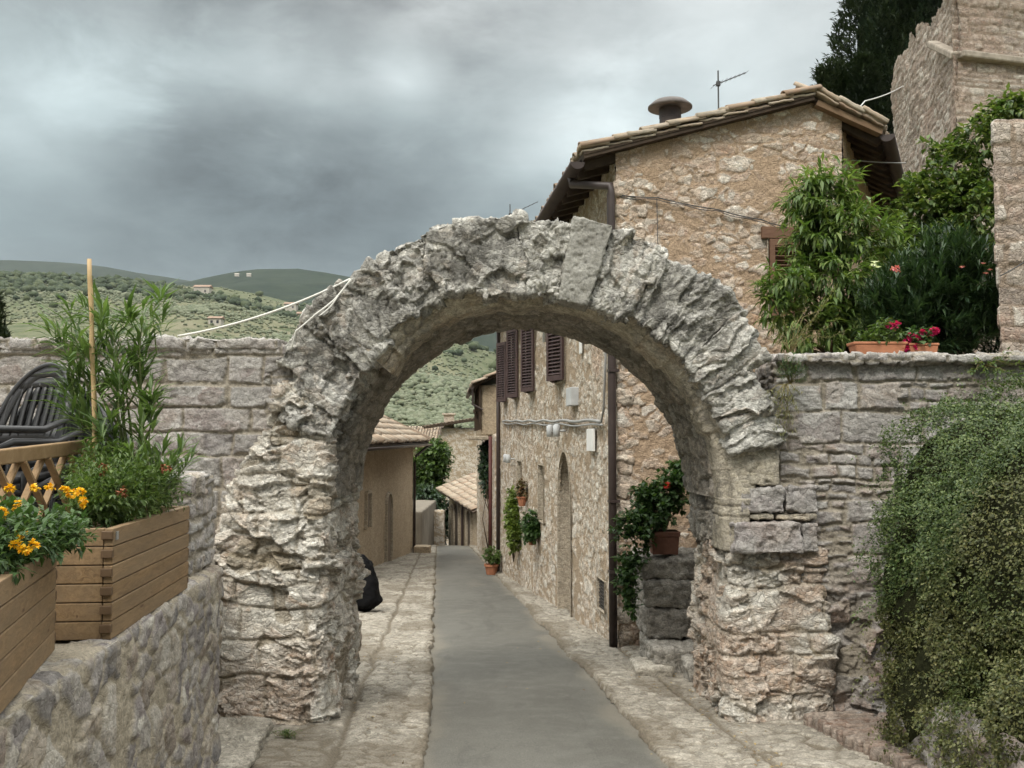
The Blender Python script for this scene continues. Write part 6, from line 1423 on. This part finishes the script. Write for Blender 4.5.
wallplant('wall_geranium', ('tiny plant with rusty leaves in a pot between two small windows', 'the tiny rusty plant'), 20.0, .45, [(20.0, .62, .12, .09, .16)], leaf_mat('rusty_leaf', [(.12, .07, .03), (.10, .10, .035), (.2, .09, .04)], .6, .2), 60, .06, .04)
cpt = P(664, 557, 10.45); trough('terracotta_trough', 'old terracotta trough on top of the stone stair block', np.array((cpt[0], cpt[1], .425)), .30, .26, .235, plain('old_terracotta', (.17, .085, .06), .9, .15, .25, 8, .006))
bush('trailing_geranium', 'lush dark green geranium spilling over the stair block and downpipe', 'flowering plant', np.array((cpt[0], cpt[1], .62)),
     [bp(672, 490, 10.6, .2, .25, .25), bp(683, 472, 10.7, .14, .2, .14), bp(655, 512, 10.4, .24, .25, .17), bp(636, 525, 10.3, .17, .2, .15), bp(630, 550, 10.2, .13, .15, .22), bp(628, 580, 10.15, .09, .12, .22), bp(640, 545, 10.2, .14, .14, .18), bp(632, 605, 10.15, .05, .07, .12), bp(648, 495, 10.5, .14, .2, .12), bp(624, 535, 10.2, .1, .1, .18)], 720, 9, .055, .042, GERAN, .12, .25, .2, .2, (3.5, -.55, 4), .2, (.4, 1.2), 16, .008)
pl = plant('red_bloom', 'small red bloom among the geranium leaves by the downpipe', 'flowers', P(666, 486, 10.3)); umbel('flower', P(666, 485, 10.28), .03, 9, RED, pl, g, .024); 
iv = lambda Y, z, r, r2: (np.array((BX(Y)-.10, Y, z)), (r, r*2.2, r2))
bush('ivy', 'dark ivy hanging on the narrow house below its gallery', 'climbing plant', np.array((BX(29)-.05, 29., -1.6)), [iv(29, .5, .16, .5), iv(30, .8, .15, .4), iv(29.5, 1.3, .18, .25), iv(28.7, .9, .14, .4)], 420, 9, .10, .075, leaf_mat('ivy_leaf', [(.018, .04, .02), (.03, .06, .026), (.05, .085, .035)], .4, .15), .2, 0, .4, .3, None, .2, (.4, 1.2), 8, .02)
bush('bushy_tree', 'round bushy green tree above the grey garden wall at the bend', 'tree', P(430, 545, 53), [bp(428, 470, 53, 1.0, 1.2, 1.05), bp(436, 455, 53, .75, 1, .8), bp(420, 482, 53, .6, .8, .7), bp(431, 488, 53, .8, 1, .5)], 900, 12, .22, .14, TREEL, .5, .2, .3, .3, (1.1, -.35, 4), .2, (.4, 1.2), 10, .12)
bush('dark_shrub', 'dark shrub hanging over the wall under the bushy tree', 'shrub', P(427, 530, 48.8), [bp(424, 495, 48.8, .7, .6, .45), bp(433, 503, 48.6, .45, .5, .45)], 300, 10, .16, .10, DOLEAN, .35, .1, .4, .3, None, .2, (.4, 1.2), 10, .05)
bush('dark_shrub', 'dark shrub at the foot of the pale stone house by the bend', 'shrub', P(441, 560, 51), [bp(440, 522, 51, .65, .6, .9), bp(445, 512, 51, .5, .5, .7), bp(438, 540, 50.5, .4, .5, .5)], 340, 10, .16, .10, DOLEAN, .35, .1, .4, .3, None, .2, (.4, 1.2), 10, .05)

# cypresses and pine behind the roof
CORE = plain('inner_needles', (.012, .02, .010), .95, .05, .5, 3)
def conifer(name, label, base, top_z, rad, n, prof, mat=CYPR, L=.30, lean=0, seed=0, group=None):
    pl = plant(name, label, 'tree', base, group); gg = np.random.default_rng(seed); H = top_z-base[2]; mb = MB(); mb.tube([base, base+(0, 0, H*.5), base+(0, 0, H*.93)], [rad*.13, rad*.09, rad*.02], 8); mb.build('trunk', BARK, pl, smooth=True)
    t_ = gg.random(n)**.85; a_ = gg.uniform(0, 2*math.pi, n); lob = fbm(np.stack((np.cos(a_)*1.6, np.sin(a_)*1.6, t_*H*.45), 1), 4, seed+3)
    r_ = rad*prof(t_)*(1+.30*lob)*gg.uniform(.55, 1.0, n)**.5
    p_ = np.stack((base[0]+r_*np.cos(a_)+lean*t_, base[1]+r_*np.sin(a_), base[2]+t_*H), 1)
    m_ = fbm(p_*1.1, 3, seed+8)+gg.normal(0, .2, n) > -.42; p_, a2 = p_[m_], a_[m_]
    d_ = nrm(np.stack((np.cos(a2)*.5, np.sin(a2)*.5, np.full(len(a2), .9)), 1)+gg.normal(0, .35, (len(a2), 3)))
    V = nrm(c0*2-1); tz = (V[:, 2]+1)/2; V = np.stack((base[0]+V[:, 0]*rad*.62*prof(tz)*1.2+lean*tz, base[1]+V[:, 1]*rad*.62*prof(tz)*1.2, base[2]+tz*H*.97), 1); V = V+(.25*rad*fbm(V*1.5, 3, seed))[:, None]*np.array((1, 1, 0)); mesh('inner_foliage', V, q0, CORE, pl)
    tw_ = list(zip(p_, p_+d_*L)); b_, dd, l_, w_ = along(tw_, 7, gg, L*.55, L*.16, (.2, .8), 0, -.1); leaf_obj('foliage', b_, dd, l_, w_, mat, pl, gg, bias=np.clip(.42+.5*np.repeat(fbm(p_*.8, 3, seed+12), 7), 0, 1)); return pl
cyp = lambda t_: np.clip(np.minimum(1, (t_/.12)**.6)*(1-t_**2.4)+.02, 0, 1)
def footing(px, Y, z): p = P(px, 200, Y); p[2] = z; return p
conifer('cypress', 'huge dark cypress filling the top right beside the tower', footing(903, 29, 4.5), 21, 1.95, 15000, cyp, seed=3)
conifer('cypress', 'second tall dark cypress partly behind the tower', footing(950, 33, 5.5), 24, 2.3, 11000, cyp, seed=4)
conifer('cypress', 'shorter cypress left of the huge one, over the gable end', footing(866, 27, 4.0), 11.9, 1.1, 6000, cyp, seed=6)
conifer('pine_tree', 'small dark pine top showing just above the house ridge', footing(832, 27.5, 4.0), 11.9, .8, 4000, lambda t_: np.clip(1.05-t_*.75, .05, 1), seed=7, L=.26)
conifer('cypress', 'lone cypress tip beyond the wall at the left edge', footing(-4, 15, -1.5), P(0, 301, 15)[2], .55, 2600, cyp, seed=9, L=.16)
# wires between the gable and the tower
wr = thing('overhead_wire', 'pale overhead wire running from the gable to the castle tower', 'wire', P(870, 100, 12.5)); mb = MB()
mb.tube(rope([P(836, 127, 12.05), P(865, 101, 14), P(903, 86, 19)], .03, 14), .010, 5); mb.build('strand', plain('pale_wire', (.5, .5, .48), .6, .3), wr, smooth=True)
wr = thing('overhead_wire', 'short taut wire crossing in front of the right eave', 'wire', P(870, 160, 12)); mb = MB(); mb.tube(rope([P(852, 160, 12.3), P(906, 163, 12.6)], .01, 8), .007, 5); mb.build('strand', CABLE, wr, smooth=True)
wr = thing('overhead_wire', 'thin slack cable on the masonry pier at the right edge', 'wire', P(1010, 270, 8)); mb = MB(); mb.tube(rope([P(1000, 276, 8.0), P(1060, 236, 8.0)], .02, 10), .005, 5); mb.build('strand', DCABLE, wr, smooth=True)
# ------------------------------------------------------------------ air
hm = bpy.data.materials.new('haze_air'); hm.use_nodes = True; t = hm.node_tree; t.nodes.clear()
o_ = t.nodes.new('ShaderNodeOutputMaterial'); pv = t.nodes.new('ShaderNodeVolumePrincipled'); pv.inputs['Density'].default_value = 0.5e-4; pv.inputs['Color'].default_value = (.80, .86, .90, 1); pv.inputs['Anisotropy'].default_value = 0.2
t.links.new(pv.outputs[0], o_.inputs['Volume'])
mb = MB(); mb.box((0, 8, 277), (9600, 9600, 670)); hz = mb.build('haze', hm, None, org=(0, 0, 0)); tag(hz, 'thin grey haze over the valley', 'haze', kind='stuff')

# a few fallen leaves and grit along the paving joints
gl = np.random.default_rng(8); n = 260; yy = gl.uniform(4.8, 14, n); side = gl.random(n) < .65
xx = np.where(side, xr(yy)+np.abs(gl.normal(.62, .12, n)), xl(yy)-np.abs(gl.normal(.5, .35, n))); road_ = gl.random(n) < .08; xx = np.where(road_, gl.uniform(-.4, .9, n), xx)
b_ = np.stack((xx, yy, zst(yy)+.055), 1); d_ = gl.normal(size=(n, 3))*(1, 1, .15); L_ = gl.uniform(.018, .04, n)
fl = leaf_obj('fallen_leaves', b_, d_, L_, L_*.55, leaf_mat('dry_leaf', [(.10, .06, .03), (.20, .13, .06), (.32, .24, .11), (.14, .09, .045)], .8, .1), None, gl); tag(fl, 'dry fallen leaves lying along the paving joints', 'leaves', kind='stuff')
